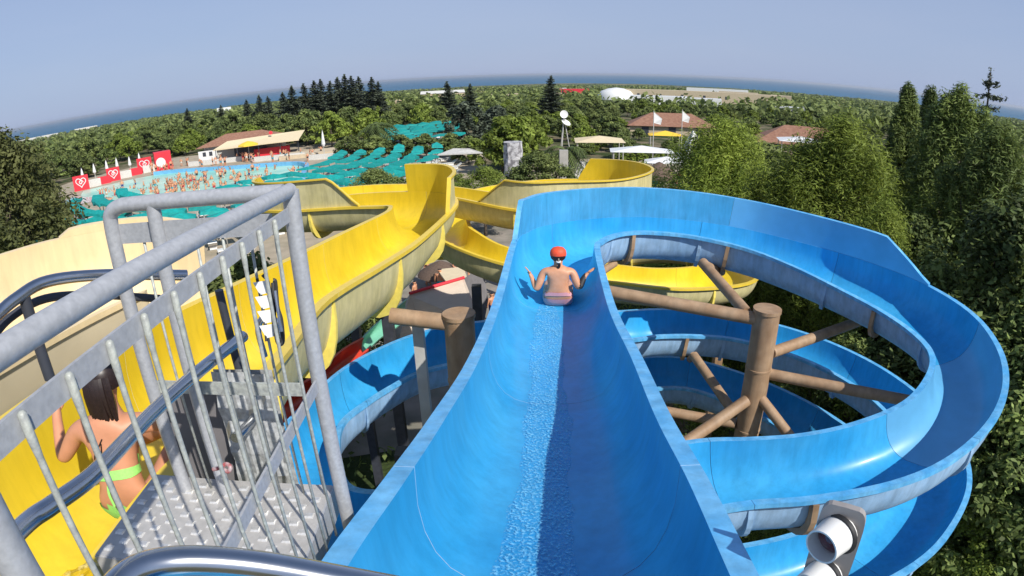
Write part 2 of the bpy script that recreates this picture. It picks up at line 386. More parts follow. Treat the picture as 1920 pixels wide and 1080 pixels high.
# ------------------------------------------------------------------ water-slide channels
def channel(root, Lp, Rp, depth0, mi, mo, mrim, n=6, seg=2.3, rib=.05, ribmat=None, raised=(), flange=.085, skipribs=(), pale=(), sharp=1.0):
    L = catmull(Lp, n); Rr = catmull(Rp, n); N = len(L)
    C = [(a+b)/2 for a, b in zip(L, Rr)]
    s = [0]
    for i in range(1, N): s.append(s[-1] + (C[i]-C[i-1]).length)
    dep = depth0 if callable(depth0) else (lambda q: depth0)
    # inner half profile as (u, depth) with u in -1..1 of inner half width
    inner = []
    K = 14
    for k in range(K+1):
        a = math.pi*k/K
        u = -math.cos(a); d = math.sin(a)
        u = math.copysign(abs(u)**.62, u); d = d**.8
        inner.append((u, d))
    fr = []
    for i in range(N):
        t = (C[min(i+1, N-1)]-C[max(i-1, 0)]).normalized(); sd_ = (Rr[i]-L[i]); wdt = sd_.length; sd_ = sd_/wdt
        up = sd_.cross(t).normalized(); fr.append((C[i], sd_, up, wdt/2, t))
    def ring(i, off=0, push=0):
        c, sd_, up, h, t = fr[i]; hi = h-flange; th = .022; depth = dep(s[i])
        c = c + t*off
        P = [c - sd_*h - up*.05, c - sd_*h]
        for u, d in inner: P.append(c + sd_*u*hi - up*d*depth)
        P += [c + sd_*h, c + sd_*h - up*.05]
        P += [c + sd_*(h-.015) - up*.05, c+sd_*(h-.015)-up*.018, c + sd_*(hi+.03) - up*.018]
        for u, d in inner[::-1][1:-1]: P.append(c + sd_*u*(hi+th) - up*(d*depth+th))
        P += [c - sd_*(hi+.03) - up*.018, c-sd_*(h-.015)-up*.018, c - sd_*(h-.015) - up*.05]
        return P
    nin = len(inner)
    # sections
    cuts = [0]; acc = seg
    for i in range(1, N-1):
        if s[i] >= acc: cuts.append(i); acc = s[i]+seg
    if N-1-cuts[-1] < 2: cuts[-1] = N-1
    else: cuts.append(N-1)
    for ci in range(len(cuts)-1):
        a, b = cuts[ci], cuts[ci+1]; V = []; F = []; MI = []
        for j, i in enumerate(range(a, b+1)):
            off = .003 if i == a and i > 0 else (-.003 if i == b and i < N-1 else 0)
            V += ring(i, off)
        n1 = len(ring(a))
        for j in range(b-a):
            for k in range(n1):
                k2 = (k+1) % n1
                F.append((j*n1+k, j*n1+k2, (j+1)*n1+k2, (j+1)*n1+k))
                if k in (0, 1, nin+1, nin+2): MI.append(1)
                elif 2 <= k <= nin: MI.append(0)
                else: MI.append(2)
        # end caps as a ribbon between inner and outer rows
        for j, flip in ((0, False), (b-a, True)):
            base = j*n1
            for k in range(n1//2-1):
                q = (base+k, base+k+1, base+n1-2-k, base+n1-1-k)
                F.append(q if flip else q[::-1]); MI.append(2)
        me = mesh('flume_section', V, F, [M['blue_pale'] if ci in pale else mi, mrim, mo], MI, True)
        try: me.set_sharp_from_angle(angle=R_(38))
        except Exception: pass
        link('flume_section', me, root)
    # joint flanges
    for ci in cuts[1:-1]:
        if rib <= 0 or ci in skipribs: continue
        V = []; F = []
        for off in (-.028, .028):
            c, sd_, up, h, t = fr[ci]; hi = h-flange; c = c+t*off; depth = dep(s[ci])
            for u, d in inner:
                V.append(c + sd_*u*(hi+.018) - up*(d*depth+.018))
            for u, d in inner:
                e = .03 + rib*math.sin(math.acos(max(-1, min(1, u)))) ** .7
                V.append(c + sd_*u*(hi+e) - up*(d*depth+e if d > .05 else .05))
        for k in range(nin-1):
            F += [(k+1, k, nin+k, nin+k+1), (2*nin+k, 2*nin+k+1, 3*nin+k+1, 3*nin+k), (nin+k, 3*nin+k, 3*nin+k+1, nin+k+1)]
        link('joint_flange', mesh('joint_flange', V, F, ribmat or mo, None, False), root)
    # raised side panels
    for side, s0, s1, hgt, ramp0, ramp1, lean in raised:
        idx = [i for i in range(N) if s0 <= s[i] <= s1]
        pieces = []; cur = []
        nxt = s[idx[0]]+4.0
        for i in idx:
            cur.append(i)
            if s[i] >= nxt and idx[-1]-i > 3: pieces.append(cur); cur = [i]; nxt = s[i]+4.0
        pieces.append(cur)
        for pi_, pc in enumerate(pieces):
            if len(pc) < 2: continue
            V = []; F = []; MI = []
            for i in pc:
                c, sd_, up, h, t = fr[i]
                e = hgt
                if ramp0: e *= min(1, max(.05, (s[i]-s[idx[0]])/ramp0))
                if ramp1: e *= min(1, max(.05, (s[idx[-1]]-s[i])/ramp1))
                sg = side; b0 = c + sd_*sg*(h-flange+.006) + up*.001
                sg_ = sd_*sg
                off = t*(.002 if i == pc[0] else (-.002 if i == pc[-1] else 0))
                V += [b0+off, b0+sg_*lean*.5*e+up*e*.5+off, b0+sg_*lean*e+up*e+off, b0+sg_*(lean*e+.07)+up*(e+.004)+off, b0+sg_*(lean*e+.07)+up*(e-.03)+off,
                      b0+sg_*(lean*e+.02)+up*(e-.03)+off, b0+sg_*(lean*.5*e+.02)+up*e*.5+off, b0+sg_*.02+off]
            for j in range(len(pc)-1):
                for k in range(8):
                    k2 = (k+1) % 8; q = (j*8+k, j*8+k2, (j+1)*8+k2, (j+1)*8+k)
                    F.append(q if side < 0 else q[::-1]); MI.append(0 if k < 2 else (1 if k in (2, 3) else 2))
            F.append(tuple(range(8))); MI.append(1); F.append(tuple((len(pc)-1)*8+k for k in range(8))[::-1]); MI.append(1)
            me = mesh('raised_side_panel', V, F, [(M['blue_pale'] if pi_ == 1 else M['blue_raise']) if mi is M['blue_in'] else mi, mrim, mo], MI, True)
            try: me.set_sharp_from_angle(angle=R_(38))
            except Exception: pass
            link('raised_side_panel', me, root)
    return L, Rr, C, s, fr

bs = empty('blue_body_slide', (0, 0, 0), 0, 'bright blue open body slide dropping from the platform into stacked right-hand loops', 'water slide')
BL = [(-.66, -.5, -1.02), (-.60, .4, -1.10), (-.575, 1.1, -1.25), (-.50, 1.74, -1.41), (-.44, 2.5, -1.64), (-.325, 3.7, -1.92), (-.19, 5.5, -2.2), (.01, 7.9, -2.28),
      (.18, 8.58, -2.34), (.5, 9.15, -2.38), (1.31, 9.78, -2.44), (2.3, 10.0, -2.47), (3.3, 10.0, -2.55), (4.25, 9.76, -2.65), (5.04, 9.2, -2.72),
      (5.85, 8.4, -2.79), (6.45, 7.45, -2.86), (6.6, 6.35, -2.92), (6.38, 5.45, -3.02), (5.9, 4.72, -3.12), (5.2, 4.15, -3.22), (4.38, 3.80, -3.36), (3.6, 3.68, -3.46),
      (2.75, 3.76, -3.58), (2.05, 3.88, -3.66), (1.2, 3.8, -3.72), (.2, 3.6, -3.78), (-.8, 3.5, -3.83), (-1.7, 3.55, -3.88), (-2.45, 3.95, -3.93), (-2.9, 4.7, -3.98), (-3.0, 5.6, -4.02),
      (-2.85, 6.6, -4.06), (-2.62, 7.5, -4.08), (-2.25, 8.2, -4.1), (-1.69, 8.85, -4.12), (-1.0, 9.3, -4.15), (.5, 9.75, -4.2), (2.06, 9.95, -4.25), (2.75, 10.1, -4.3),
      (3.5, 10.1, -4.36), (4.35, 9.95, -4.45), (5.2, 9.65, -4.55), (6.0, 9.0, -4.65), (6.6, 8.1, -4.75), (6.9, 7.05, -4.85), (6.85, 6.0, -4.95), (6.45, 5.15, -5.05),
      (5.7, 4.5, -5.14), (4.8, 4.05, -5.22), (3.5, 3.8, -5.32), (2.0, 3.75, -5.4), (.7, 4.0, -5.46), (-.4, 4.7, -5.5), (-1.0, 5.8, -5.54), (-1.0, 7.2, -5.58),
      (-.3, 8.6, -5.6), (.9, 9.9, -5.62), (2.2, 10.6, -5.64), (3.5, 10.75, -5.7), (4.8, 10.0, -5.8), (5.9, 8.8, -5.95), (6.5, 7.4, -6.1), (6.6, 6.0, -6.3)]
BR = [(.60, -.5, -1.06), (.63, .4, -1.14), (.675, 1.1, -1.29), (.74, 1.74, -1.46), (.80, 2.5, -1.66), (.925, 3.7, -1.95), (1.05, 5.5, -2.28), (1.24, 7.75, -2.38),
      (1.38, 8.2, -2.39), (1.58, 8.55, -2.42), (1.85, 8.82, -2.45), (2.25, 8.95, -2.48), (2.96, 8.92, -2.55), (3.76, 8.56, -2.66), (4.32, 7.95, -2.77),
      (4.78, 7.2, -2.89), (5.10, 6.6, -2.98), (5.28, 6.05, -3.07), (5.28, 5.62, -3.16), (5.0, 5.28, -3.27), (4.45, 4.95, -3.38), (3.73, 4.83, -3.5), (3.1, 4.86, -3.6),
      (2.55, 5.0, -3.69), (2.0, 5.15, -3.77), (1.15, 5.05, -3.8), (.25, 4.85, -3.83), (-.7, 4.7, -3.86), (-1.35, 4.62, -3.9), (-1.72, 4.72, -3.93), (-1.92, 5.1, -3.96), (-2.08, 5.6, -3.98),
      (-2.12, 6.05, -4.0), (-1.95, 6.55, -4.05), (-1.75, 6.97, -4.09), (-1.4, 7.5, -4.13), (-.85, 7.85, -4.16), (.6, 8.45, -4.2), (2.02, 8.7, -4.26), (2.5, 8.87, -4.3),
      (3.15, 8.95, -4.36), (3.87, 8.95, -4.45), (4.57, 8.67, -4.55), (5.2, 8.2, -4.66), (5.65, 7.55, -4.76), (5.85, 6.85, -4.85), (5.8, 6.2, -4.95), (5.4, 5.75, -5.07),
      (4.85, 5.45, -5.16), (4.2, 5.2, -5.25), (3.3, 5.05, -5.35), (2.1, 5.05, -5.42), (1.2, 5.2, -5.48), (.55, 5.6, -5.5), (.3, 6.2, -5.54), (.4, 7.0, -5.58),
      (.9, 7.9, -5.6), (1.7, 8.8, -5.62), (2.4, 9.3, -5.64), (3.3, 9.4, -5.7), (4.2, 8.8, -5.82), (4.9, 8.0, -5.97), (5.3, 7.0, -6.12), (5.35, 6.0, -6.3)]
bL, bR, bC, bS, bF = channel(bs, BL, BR, .56, M['blue_in'], M['blue_out'], M['blue_rim'], rib=.045,
                             raised=[(-1, 8.25, 15.85, .52, .3, .75, -.02)], pale=(7,))
print('blue slide length', bS[-1], [round(bS[i*6], 1) for i in range(0, 20)])

ys = empty('yellow_body_slide', (0, 0, 0), 0, 'yellow open body slide running away left of the blue chute, with tall curved end walls', 'water slide')
YL = [(-2.72, 1.25, -1.42), (-2.75, 1.8, -1.42), (-2.8, 2.5, -1.48), (-2.95, 3.6, -1.64), (-2.98, 5.2, -1.90), (-2.80, 6.9, -2.09), (-2.56, 8.4, -2.20), (-2.26, 10.0, -2.30),
      (-2.25, 10.5, -2.32), (-2.32, 10.75, -2.34), (-2.55, 10.9, -2.37), (-3.2, 11.1, -2.4), (-4.0, 11.3, -2.45), (-4.8, 11.55, -2.5), (-5.6, 12.1, -2.55), (-5.95, 13.1, -2.6),
      (-5.7, 14.2, -2.65), (-4.9, 14.9, -2.7), (-3.3, 15.15, -2.7), (-1.56, 14.8, -2.75), (.37, 13.7, -2.88), (1.0, 13.7, -2.9), (1.9, 14.1, -2.95), (2.4, 15.0, -3.0), (2.2, 16.0, -3.1), (1.2, 16.6, -3.2),
      (0, 16.2, -3.3), (-1.0, 15.2, -3.4), (-.95, 13.6, -3.46), (-.75, 13.0, -3.5), (-.13, 12.45, -3.7), (.9, 12.3, -3.9), (2.2, 12.4, -4.15), (3.4, 12.6, -4.35), (4.6, 13.2, -4.5), (5.1, 14.2, -4.6), (4.7, 15.2, -4.7), (3.8, 15.6, -4.8), (2.4, 15.6, -5.0), (.8, 15.3, -5.3)]
YR = [(-1.50, 1.25, -1.50), (-1.48, 1.8, -1.50), (-1.46, 2.5, -1.58), (-1.58, 3.6, -1.77), (-1.75, 5.1, -1.99), (-1.52, 6.6, -2.15), (-1.26, 8.0, -2.25), (-.99, 10.0, -2.30),
      (-.98, 10.9, -2.3), (-1.3, 11.65, -2.3), (-2.1, 12.1, -2.33), (-3.0, 12.4, -2.38), (-3.8, 12.6, -2.45), (-4.4, 12.8, -2.5), (-4.7, 13.0, -2.55), (-4.75, 13.3, -2.6),
      (-4.6, 13.6, -2.65), (-4.25, 13.8, -2.7), (-3.2, 13.9, -2.7), (-1.6, 13.55, -2.75), (.1, 12.45, -2.88), (1.2, 12.4, -2.9), (2.6, 12.9, -2.95), (3.7, 14.6, -3.0), (3.4, 16.8, -3.1), (1.4, 17.9, -3.2),
      (-.6, 17.5, -3.3), (-2.2, 15.9, -3.4), (-2.1, 13.4, -3.42), (-1.5, 12.15, -3.45), (-.5, 11.4, -3.65), (.8, 11.05, -3.9), (2.3, 11.1, -4.15), (3.8, 11.2, -4.35), (5.6, 12.0, -4.5), (6.4, 14.0, -4.6), (5.8, 16.2, -4.7), (4.2, 16.9, -4.8), (2.3, 16.8, -5.0), (.6, 16.5, -5.3)]
yL, yR, yC, yS, yF = channel(ys, YL, YR, lambda q: .82 if q < 7 else max(.58, .82-(q-7)*.12), M['yel_in'], M['yel_out'], M['yel_rim'], rib=.13, ribmat=M['yel_rib'], seg=2.0,
                             raised=[(1, 8.6, 10.75, .58, .10, 0, 0.0), (-1, 11.2, 15.0, .60, .65, .5, 0.0), (1, 19.9, 27.8, .62, .7, .2, 0.0)])
print('yellow', yS[-1], [(i, round(yS[i*6], 1)) for i in range(len(YL))])

cs = empty('cream_family_slide', (0, 0, 0), 0, 'wide cream coloured slide with high walls curving behind the stairs at the left', 'water slide')
CL = [(-6.3, .6, -1.1), (-5.9, 2.6, -1.15), (-5.22, 4.5, -1.2), (-4.85, 5.3, -1.25), (-4.1, 5.75, -1.3), (-3.3, 5.7, -1.4), (-2.6, 5.9, -2.2)]
CR = [(-3.6, .2, -1.45), (-3.55, 1.6, -1.47), (-3.4, 2.9, -1.5), (-3.27, 3.5, -1.5), (-3.15, 3.9, -1.5), (-3.08, 4.1, -1.5), (-3.0, 4.4, -2.2)]
channel(cs, CL[:-1], CR[:-1], .95, M['cream_in'], M['cream_out'], M['cream_in'], rib=.0, seg=2.6, flange=.06, raised=[(-1, 4.0, 7.0, .09, .12, 0, 0)])

# water running down the blue chute: a rippled film on the floor
def film(name, fr, s, s0, s1, depth, hw, m, lift=.012, amp=.010, label=None, sg_=-1):
    V = []; F = []; W_ = 22
    idx = [i for i in range(len(fr)) if s0 <= s[i] <= s1]
    ds = .05; pts = []
    for a, b in zip(idx, idx[1:]):
        k = max(1, int((s[b]-s[a])/ds))
        for j in range(k):
            t = j/k; c = fr[a][0].lerp(fr[b][0], t); sd_ = fr[a][1].lerp(fr[b][1], t).normalized(); up = fr[a][2].lerp(fr[b][2], t).normalized()
            pts.append((c, sd_, up, fr[a][3]*(1-t)+fr[b][3]*t))
    for i, (c, sd_, up, h) in enumerate(pts):
        hi = h-.085
        ww = hw*(1+.10*math.sin(i*.21)+.07*math.sin(i*.57+1)+.04*math.sin(i*1.3))*min(1, .12+(len(pts)-i)/14.)
        for k in range(W_+1):
            u = -ww+2*ww*k/W_-(.05 if name == 'running_water' else 0); un = min(.999, abs(u)/hi)
            a = math.acos(un**(1/.62)) ; d = math.sin(a)**.8
            e = 1 if k in (0, W_) else 0
            z = -d*depth + lift + (rnd.uniform(-amp, amp) if not e else -lift*.8)
            V.append(c + sd_*u + up*z)
    for i in range(len(pts)-1):
        for k in range(W_): F.append(((i+1)*(W_+1)+k, (i+1)*(W_+1)+k+1, i*(W_+1)+k+1, i*(W_+1)+k)[::-1] if sg_ > 0 else (i*(W_+1)+k, i*(W_+1)+k+1, (i+1)*(W_+1)+k+1, (i+1)*(W_+1)+k)[::-1])
    o = link(name, mesh(name, V, F, m)); tag(o, label, None, None, 'stuff'); return o
def watermat(name, tint, foam=.5, scale=30., bs=.6, fc=(.22, .62, .90)):
    m = bpy.data.materials.new(name); m.use_nodes = True; t = m.node_tree; t.nodes.remove(t.nodes['Principled BSDF']); o = t.nodes['Material Output']
    tr = _n(t, 'ShaderNodeBsdfTransparent'); tr.inputs[0].default_value = tuple(tint)+(1,)
    gl = _n(t, 'ShaderNodeBsdfGlossy'); gl.inputs['Roughness'].default_value = .12; gl.inputs[0].default_value = (.75, .88, 1, 1)
    df = _n(t, 'ShaderNodeBsdfDiffuse'); df.inputs[0].default_value = tuple(fc)+(1,)
    tc = _n(t, 'ShaderNodeTexCoord'); nz = _n(t, 'ShaderNodeTexNoise'); nz.inputs['Scale'].default_value = scale; nz.inputs['Detail'].default_value = 4
    t.links.new(tc.outputs['Object'], nz.inputs['Vector'])
    mr = _n(t, 'ShaderNodeMapRange'); mr.inputs['From Min'].default_value = .47; mr.inputs['From Max'].default_value = .66; mr.inputs['To Max'].default_value = foam
    t.links.new(nz.outputs['Fac'], mr.inputs['Value'])
    bp = _n(t, 'ShaderNodeBump'); bp.inputs['Strength'].default_value = bs; bp.inputs['Distance'].default_value = .02; t.links.new(nz.outputs['Fac'], bp.inputs['Height'])
    t.links.new(bp.outputs[0], gl.inputs['Normal'])
    m1 = _n(t, 'ShaderNodeMixShader'); m1.inputs[0].default_value = .02; t.links.new(tr.outputs[0], m1.inputs[1]); t.links.new(gl.outputs[0], m1.inputs[2])
    m2 = _n(t, 'ShaderNodeMixShader'); t.links.new(mr.outputs[0], m2.inputs[0]); t.links.new(m1.outputs[0], m2.inputs[1]); t.links.new(df.outputs[0], m2.inputs[2])
    t.links.new(m2.outputs[0], o.inputs[0]); return m
film('running_water', bF, bS, .4, 7.95, .56, .17, watermat('running_water', (.93, .98, 1.), .85, 55, .5), lift=.010, amp=.0022, label='rippling sheet of water running down the middle of the blue chute')
film('splashing_water', yF, yS, .02, .9, .80, .36, watermat('splashing_water', (.90, .88, .7), .75, 18, .8, (.85, .74, .30)), lift=.05, amp=.03, label='churning water at the top of the yellow slide behind the girl')

# ------------------------------------------------------------------ brown posts, arms and saddles
def brown_post(x, y, ztop, r, label):
    e = empty('support_post', (x, y, GZ), 0, label, 'support post')
    h = ztop-GZ
    MB().lathe([(r, 0), (r, h-.06)], 24).build('shaft', M['brown'], e, smooth=True)
    MB().lathe([(0, h-.02), (r*1.08, h-.02), (r*1.08, h-.07), (r*1.02, h-.075)][::-1], 24).build('cap', M['brown'], e, smooth=True)
    for zz in (h-.95, h-2.0):
        MB().lathe([(r*1.0, zz-.02), (r*1.04, zz-.015), (r*1.04, zz+.015), (r*1.0, zz+.02)], 24).build('collar', M['brown'], e, smooth=True)
    return e
p1 = brown_post(3.55, 7.1, -3.06, .19, 'tall brown tubular column with branching arms standing inside the blue loops')
p2 = brown_post(-.66, 6.6, -2.78, .19, 'thick brown tubular column close to the left side of the blue chute')
def arm(e, a, b, r=.085, name='arm'):
    o = MB().tube([Vector(a)-Vector(e.location), Vector(b)-Vector(e.location)], r, 14).build(name, M['brown'], e, smooth=True)
    return o
for a, b, r in [((3.45, 7.12, -3.25), (1.0, 8.2, -3.1), .095), ((3.3, 7.25, -3.2), (3.1, 8.75, -2.95), .085), ((3.7, 7.05, -3.75), (5.95, 7.9, -3.65), .085),
                ((3.7, 7.05, -4.1), (5.75, 5.85, -4.1), .085), ((3.6, 7.0, -4.45), (4.05, 6.3, -4.95), .08), ((3.4, 7.0, -4.5), (2.3, 6.6, -4.95), .09),
                ((3.35, 7.15, -5.0), (2.0, 7.6, -4.9), .08), ((3.4, 7.3, -4.95), (3.05, 8.6, -4.55), .08)]:
    arm(p1, a, b, r)
arm(p2, (-.76, 6.6, -2.93), (-1.52, 6.65, -2.84), .105)
arm(p2, (-.6, 6.6, -4.4), (.3, 7.0, -4.9), .09)
for (i, rr, side) in ((2, .0, 0),): pass
# saddles that carry the channel: curved straps from the arm ends
def saddle(e, frm, depth, name='saddle', m='brown', flange=.085, wide=.06):
    c, sd_, up, h, t = frm; hi = h-flange
    V = []; F = []; K = 12
    for off in (-wide/2, wide/2):
        for rad in (.035, .095):
            for k in range(K+1):
                a = math.pi*k/K; u = -math.cos(a); u = math.copysign(abs(u)**.62, u); d = math.sin(a)**.8
                V.append(c + t*off + sd_*u*(hi+rad) - up*(d*depth+(rad if 0 < k < K else .055)) - Vector(e.location))
    n = K+1
    for k in range(K):
        F += [(k, k+1, n+k+1, n+k), (2*n+k+1, 2*n+k, 3*n+k, 3*n+k+1), (n+k, n+k+1, 3*n+k+1, 3*n+k)]
    F += [(0, n, 3*n, 2*n), (K, 2*n+K, 3*n+K, n+K)]
    return link(name, mesh(name, V, F, M[m], None, False), e)
def nearest(fr, p, s=None, lo=0, hi=1e9):
    return min((i for i in range(len(fr)) if s is None or lo <= s[i] <= hi), key=lambda i: (fr[i][0]-Vector(p)).length)
for p_ in [(1.8, 9.3, -2.45), (3.7, 9.3, -2.6), (5.9, 7.2, -2.9)]:
    saddle(p1, bF[nearest(bF, p_)], .56)
for p_ in [(3.2, 9.5, -4.3), (5.9, 5.9, -4.95), (2.6, 4.4, -3.65)]:
    saddle(p1, bF[nearest(bF, p_)], .56)
for (a, b) in [((3.1, 8.75, -2.95), (3.6, 9.1, -3.25)), ((1.0, 8.2, -3.1), (1.7, 9.1, -3.05)), ((5.95, 7.9, -3.65), (5.9, 7.3, -3.5)), ((5.75, 5.85, -4.1), (6.0, 5.6, -3.7)), ((3.05, 8.6, -4.55), (3.2, 9.2, -4.95))]:
    o = arm(p1, a, b, .06, 'bracket')
def steel_post(x, y, z0, z1, w_, m, label, cat='post'):
    e = MB().box((0, 0, (z1-z0)/2), (w_, w_, z1-z0)).build('steel_post', M[m], None, (x, y, z0)); return tag(e, label, cat)
steel_post(-1.24, 6.95, GZ, -3.0, .14, 'whitesteel', 'pale grey square steel post under the yellow slide beside the brown column')
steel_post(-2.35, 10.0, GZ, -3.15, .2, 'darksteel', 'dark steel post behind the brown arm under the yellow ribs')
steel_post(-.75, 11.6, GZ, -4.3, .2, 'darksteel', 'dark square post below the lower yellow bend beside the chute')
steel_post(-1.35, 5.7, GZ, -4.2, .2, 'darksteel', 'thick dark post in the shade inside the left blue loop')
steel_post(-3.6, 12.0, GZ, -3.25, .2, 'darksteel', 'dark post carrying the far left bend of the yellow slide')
steel_post(2.6, 14.6, GZ, -3.7, .26, 'brown', 'brown post behind the blue loop among the yellow bends')
steel_post(5.0, 12.3, GZ, -5.35, .2, 'brown', 'short brown post under the right end of the yellow bend')
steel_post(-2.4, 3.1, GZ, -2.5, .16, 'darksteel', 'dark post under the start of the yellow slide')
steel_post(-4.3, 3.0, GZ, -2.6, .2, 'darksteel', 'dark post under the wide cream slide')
steel_post(.1, 2.6, GZ, -2.3, .18, 'brown', 'brown post under the top of the blue chute')
steel_post(1.3, 6.6, GZ, -4.5, .2, 'brown', 'brown post under the crossing of the blue channels')

# ------------------------------------------------------------------ galvanised stair railing (foreground)
XR = -.60
fr_ = empty('stair_railing', (XR, 1.0, -1.45), 0, 'galvanised stair railing with thick round handrail and thin balusters in the left foreground', 'railing')
def loc(e, p): return Vector(p)-Vector(e.location)
pipe('handrail', [loc(fr_, p) for p in ((XR-.04, -.6, -.25), (XR-.015, .48, -.252), (XR, 1.53, -.275))], .0200, M['galv'], fr_, n=24)
MB().box(loc(fr_, (XR, .47, -.336)), (.007, 2.05, .038)).build('flat_bar', M['galv'], fr_)
MB().box(loc(fr_, (XR, .50, -.868)), (.007, 2.0, .040)).build('flat_bar', M['galv'], fr_)
for y in (1.53, .37):
    MB().tube([loc(fr_, (XR, y, -1.75)), loc(fr_, (XR, y, -.275))], .0245, 20).build('post', M['galv'], fr_, smooth=True)
bmsh = None
for k in range(14):
    y = 1.37-.10*k
    if abs(y-.37) < .02: continue
    if bmsh is None:
        mb = MB(); r = .0047
        pts = [Vector((.010, 0, -.318-.0)), Vector((.010, 0, -.322)), Vector((.010, 0, -.36)), Vector((.010, 0, -.385)), Vector((.010, 0, -.8)), Vector((.010, 0, -1.36))]
        mb.tube(pts, [.003, .0066, .0068, .0052, r, r], 10)
        bmsh = mesh('baluster', mb.v, mb.f, M['galv_w'])
    o = link('baluster', bmsh, fr_, Vector((0, y-1.0, 1.45)))
gt = empty('landing_gate', (-.9, 1.53, -1.45), 0, 'galvanised gate frame with rounded top corner, plate and thin bars across the stair landing', 'gate')
Y0 = 1.53
tp = [(XR-.02, Y0, -.28), (-1.10, Y0, -.28), (-1.17, Y0, -.283), (-1.208, Y0, -.30), (-1.22, Y0, -.34), (-1.22, Y0, -.5), (-1.22, Y0, -1.0), (-1.22, Y0, -1.34)]
pipe('top_tube', [loc(gt, p) for p in tp], .0235, M['galv'], gt, n=20)
MB().tube([loc(gt, (-1.05, Y0, -1.335)), loc(gt, (-1.05, Y0, -.285))], .0225, 20).build('post', M['galv'], gt, smooth=True)
MB().box(loc(gt, (-.935, Y0+.012, -.372)), (.53, .006, .062)).build('plate', M['galv'], gt)
MB().box(loc(gt, (-.93, Y0+.012, -.905)), (.54, .008, .045)).build('flat_bar', M['galv_w'], gt)
mb = MB().tube([Vector((0, .022, -.36)), Vector((0, .022, -1.34))], .0048, 8); gm_ = mesh('bar', mb.v, mb.f, M['galv_w'])
for x in (-1.12, -.93, -.84, -.75, -.67): link('bar', gm_, gt, Vector((x+.9, -.004, 1.45)))
# stair tread with raised lugs
tr = empty('stair_flight', (-1.03, 1.375, -1.35), 0, 'aluminium stair step with raised square lugs below the railing', 'stairs')
MB().box((0, 0, .0), (.74, .45, .025)).build('tread', M['tread'], tr)
MB().box((0, -.225, -.035), (.74, .012, .09)).build('nosing', M['tread'], tr)
MB().box((.372, .0, -.05), (.012, .45, .12)).build('side_plate', M['galv'], tr)
mb = MB()
mb.add([(-.017, -.014, 0), (.017, -.014, 0), (.017, .014, 0), (-.017, .014, 0), (-.013, -.010, .007), (.013, -.010, .007), (.013, .010, .004), (-.013, .010, .004)],
       [(0, 1, 5, 4), (1, 2, 6, 5), (2, 3, 7, 6), (3, 0, 4, 7), (4, 5, 6, 7)])
lm = mesh('lug', mb.v, mb.f, M['lug'], smooth=False)
for i in range(17):
    for j in range(10):
        if (i+j) % 2: continue
        link('lug', lm, tr, (-.335+i*.0417, -.186+j*.041, .0125))
# polished handrails of the yellow slide
hr = empty('polished_handrail', (-1.0, 1.2, -1.4), 0, 'polished stainless handrail curving beside the top of the yellow slide', 'handrail')
pipe('rail', [loc(hr, p) for p in [(-.82, .30, -.60), (-.93, .62, -.69), (-.93, .72, -.71), (-.92, .85, -.73), (-.945, 1.05, -.755), (-.97, 1.23, -.78), (-.965, 1.5, -.80), (-.96, 1.78, -.83)]], .021, M['chrome'], hr, n=16)
pipe('lower_rail', [loc(hr, p) for p in [(-.965, 1.56, -1.115), (-.96, 1.68, -1.13), (-.96, 1.80, -1.14)]], .018, M['chrome'], hr, n=14)
MB().tube([loc(hr, (-1.0, 1.80, -1.45)), loc(hr, (-1.03, 1.80, -.66))], .016, 14).build('post', M['darksteel'], hr, smooth=True)
pipe('loop', [loc(hr, p) for p in [(-.93, 1.86, -.95), (-.935, 1.86, -.84), (-.90, 1.87, -.79), (-.865, 1.88, -.82), (-.86, 1.88, -.90)]], .012, M['chrome'], hr, n=12)
h2 = empty('dark_handrail', (-1.5, 1.4, -1.4), 0, 'dark steel double handrail in front of the cream slide, far left', 'handrail')
pipe('rail', [loc(h2, at(*p)) for p in [(-120, 690, 1.9), (-20, 603, 2.05), (30, 560, 2.1), (90, 527, 2.15), (200, 515, 2.2), (350, 516, 2.25)]], .020, M['chrome'], h2, n=16)
pipe('lower_rail', [loc(h2, at(*p)) for p in [(-20, 640, 2.15), (20, 595, 2.2), (85, 560, 2.25), (180, 553, 2.3), (300, 560, 2.35)]], .015, M['darksteel'], h2, n=12)
a = at(43, 548, 2.12); MB().tube([loc(h2, a), loc(h2, (a.x, a.y, -.80))], .02, 14).build('post', M['darksteel'], h2, smooth=True)
h3 = empty('bent_start_rail', (-.4, .5, -1.4), 0, 'bent polished stainless tube at the bottom edge in front of the blue chute start', 'handrail')
pts = [at(170, 1180, .90), at(215, 1105, .92), at(262, 1068, .94), at(330, 1053, .95), at(420, 1054, .95), at(520, 1066, .95), at(640, 1088, .95), at(760, 1110, .96), at(900, 1135, .96)]
pipe('rail', [loc(h3, p) for p in pts], .0235, M['chrome'], h3, n=24)
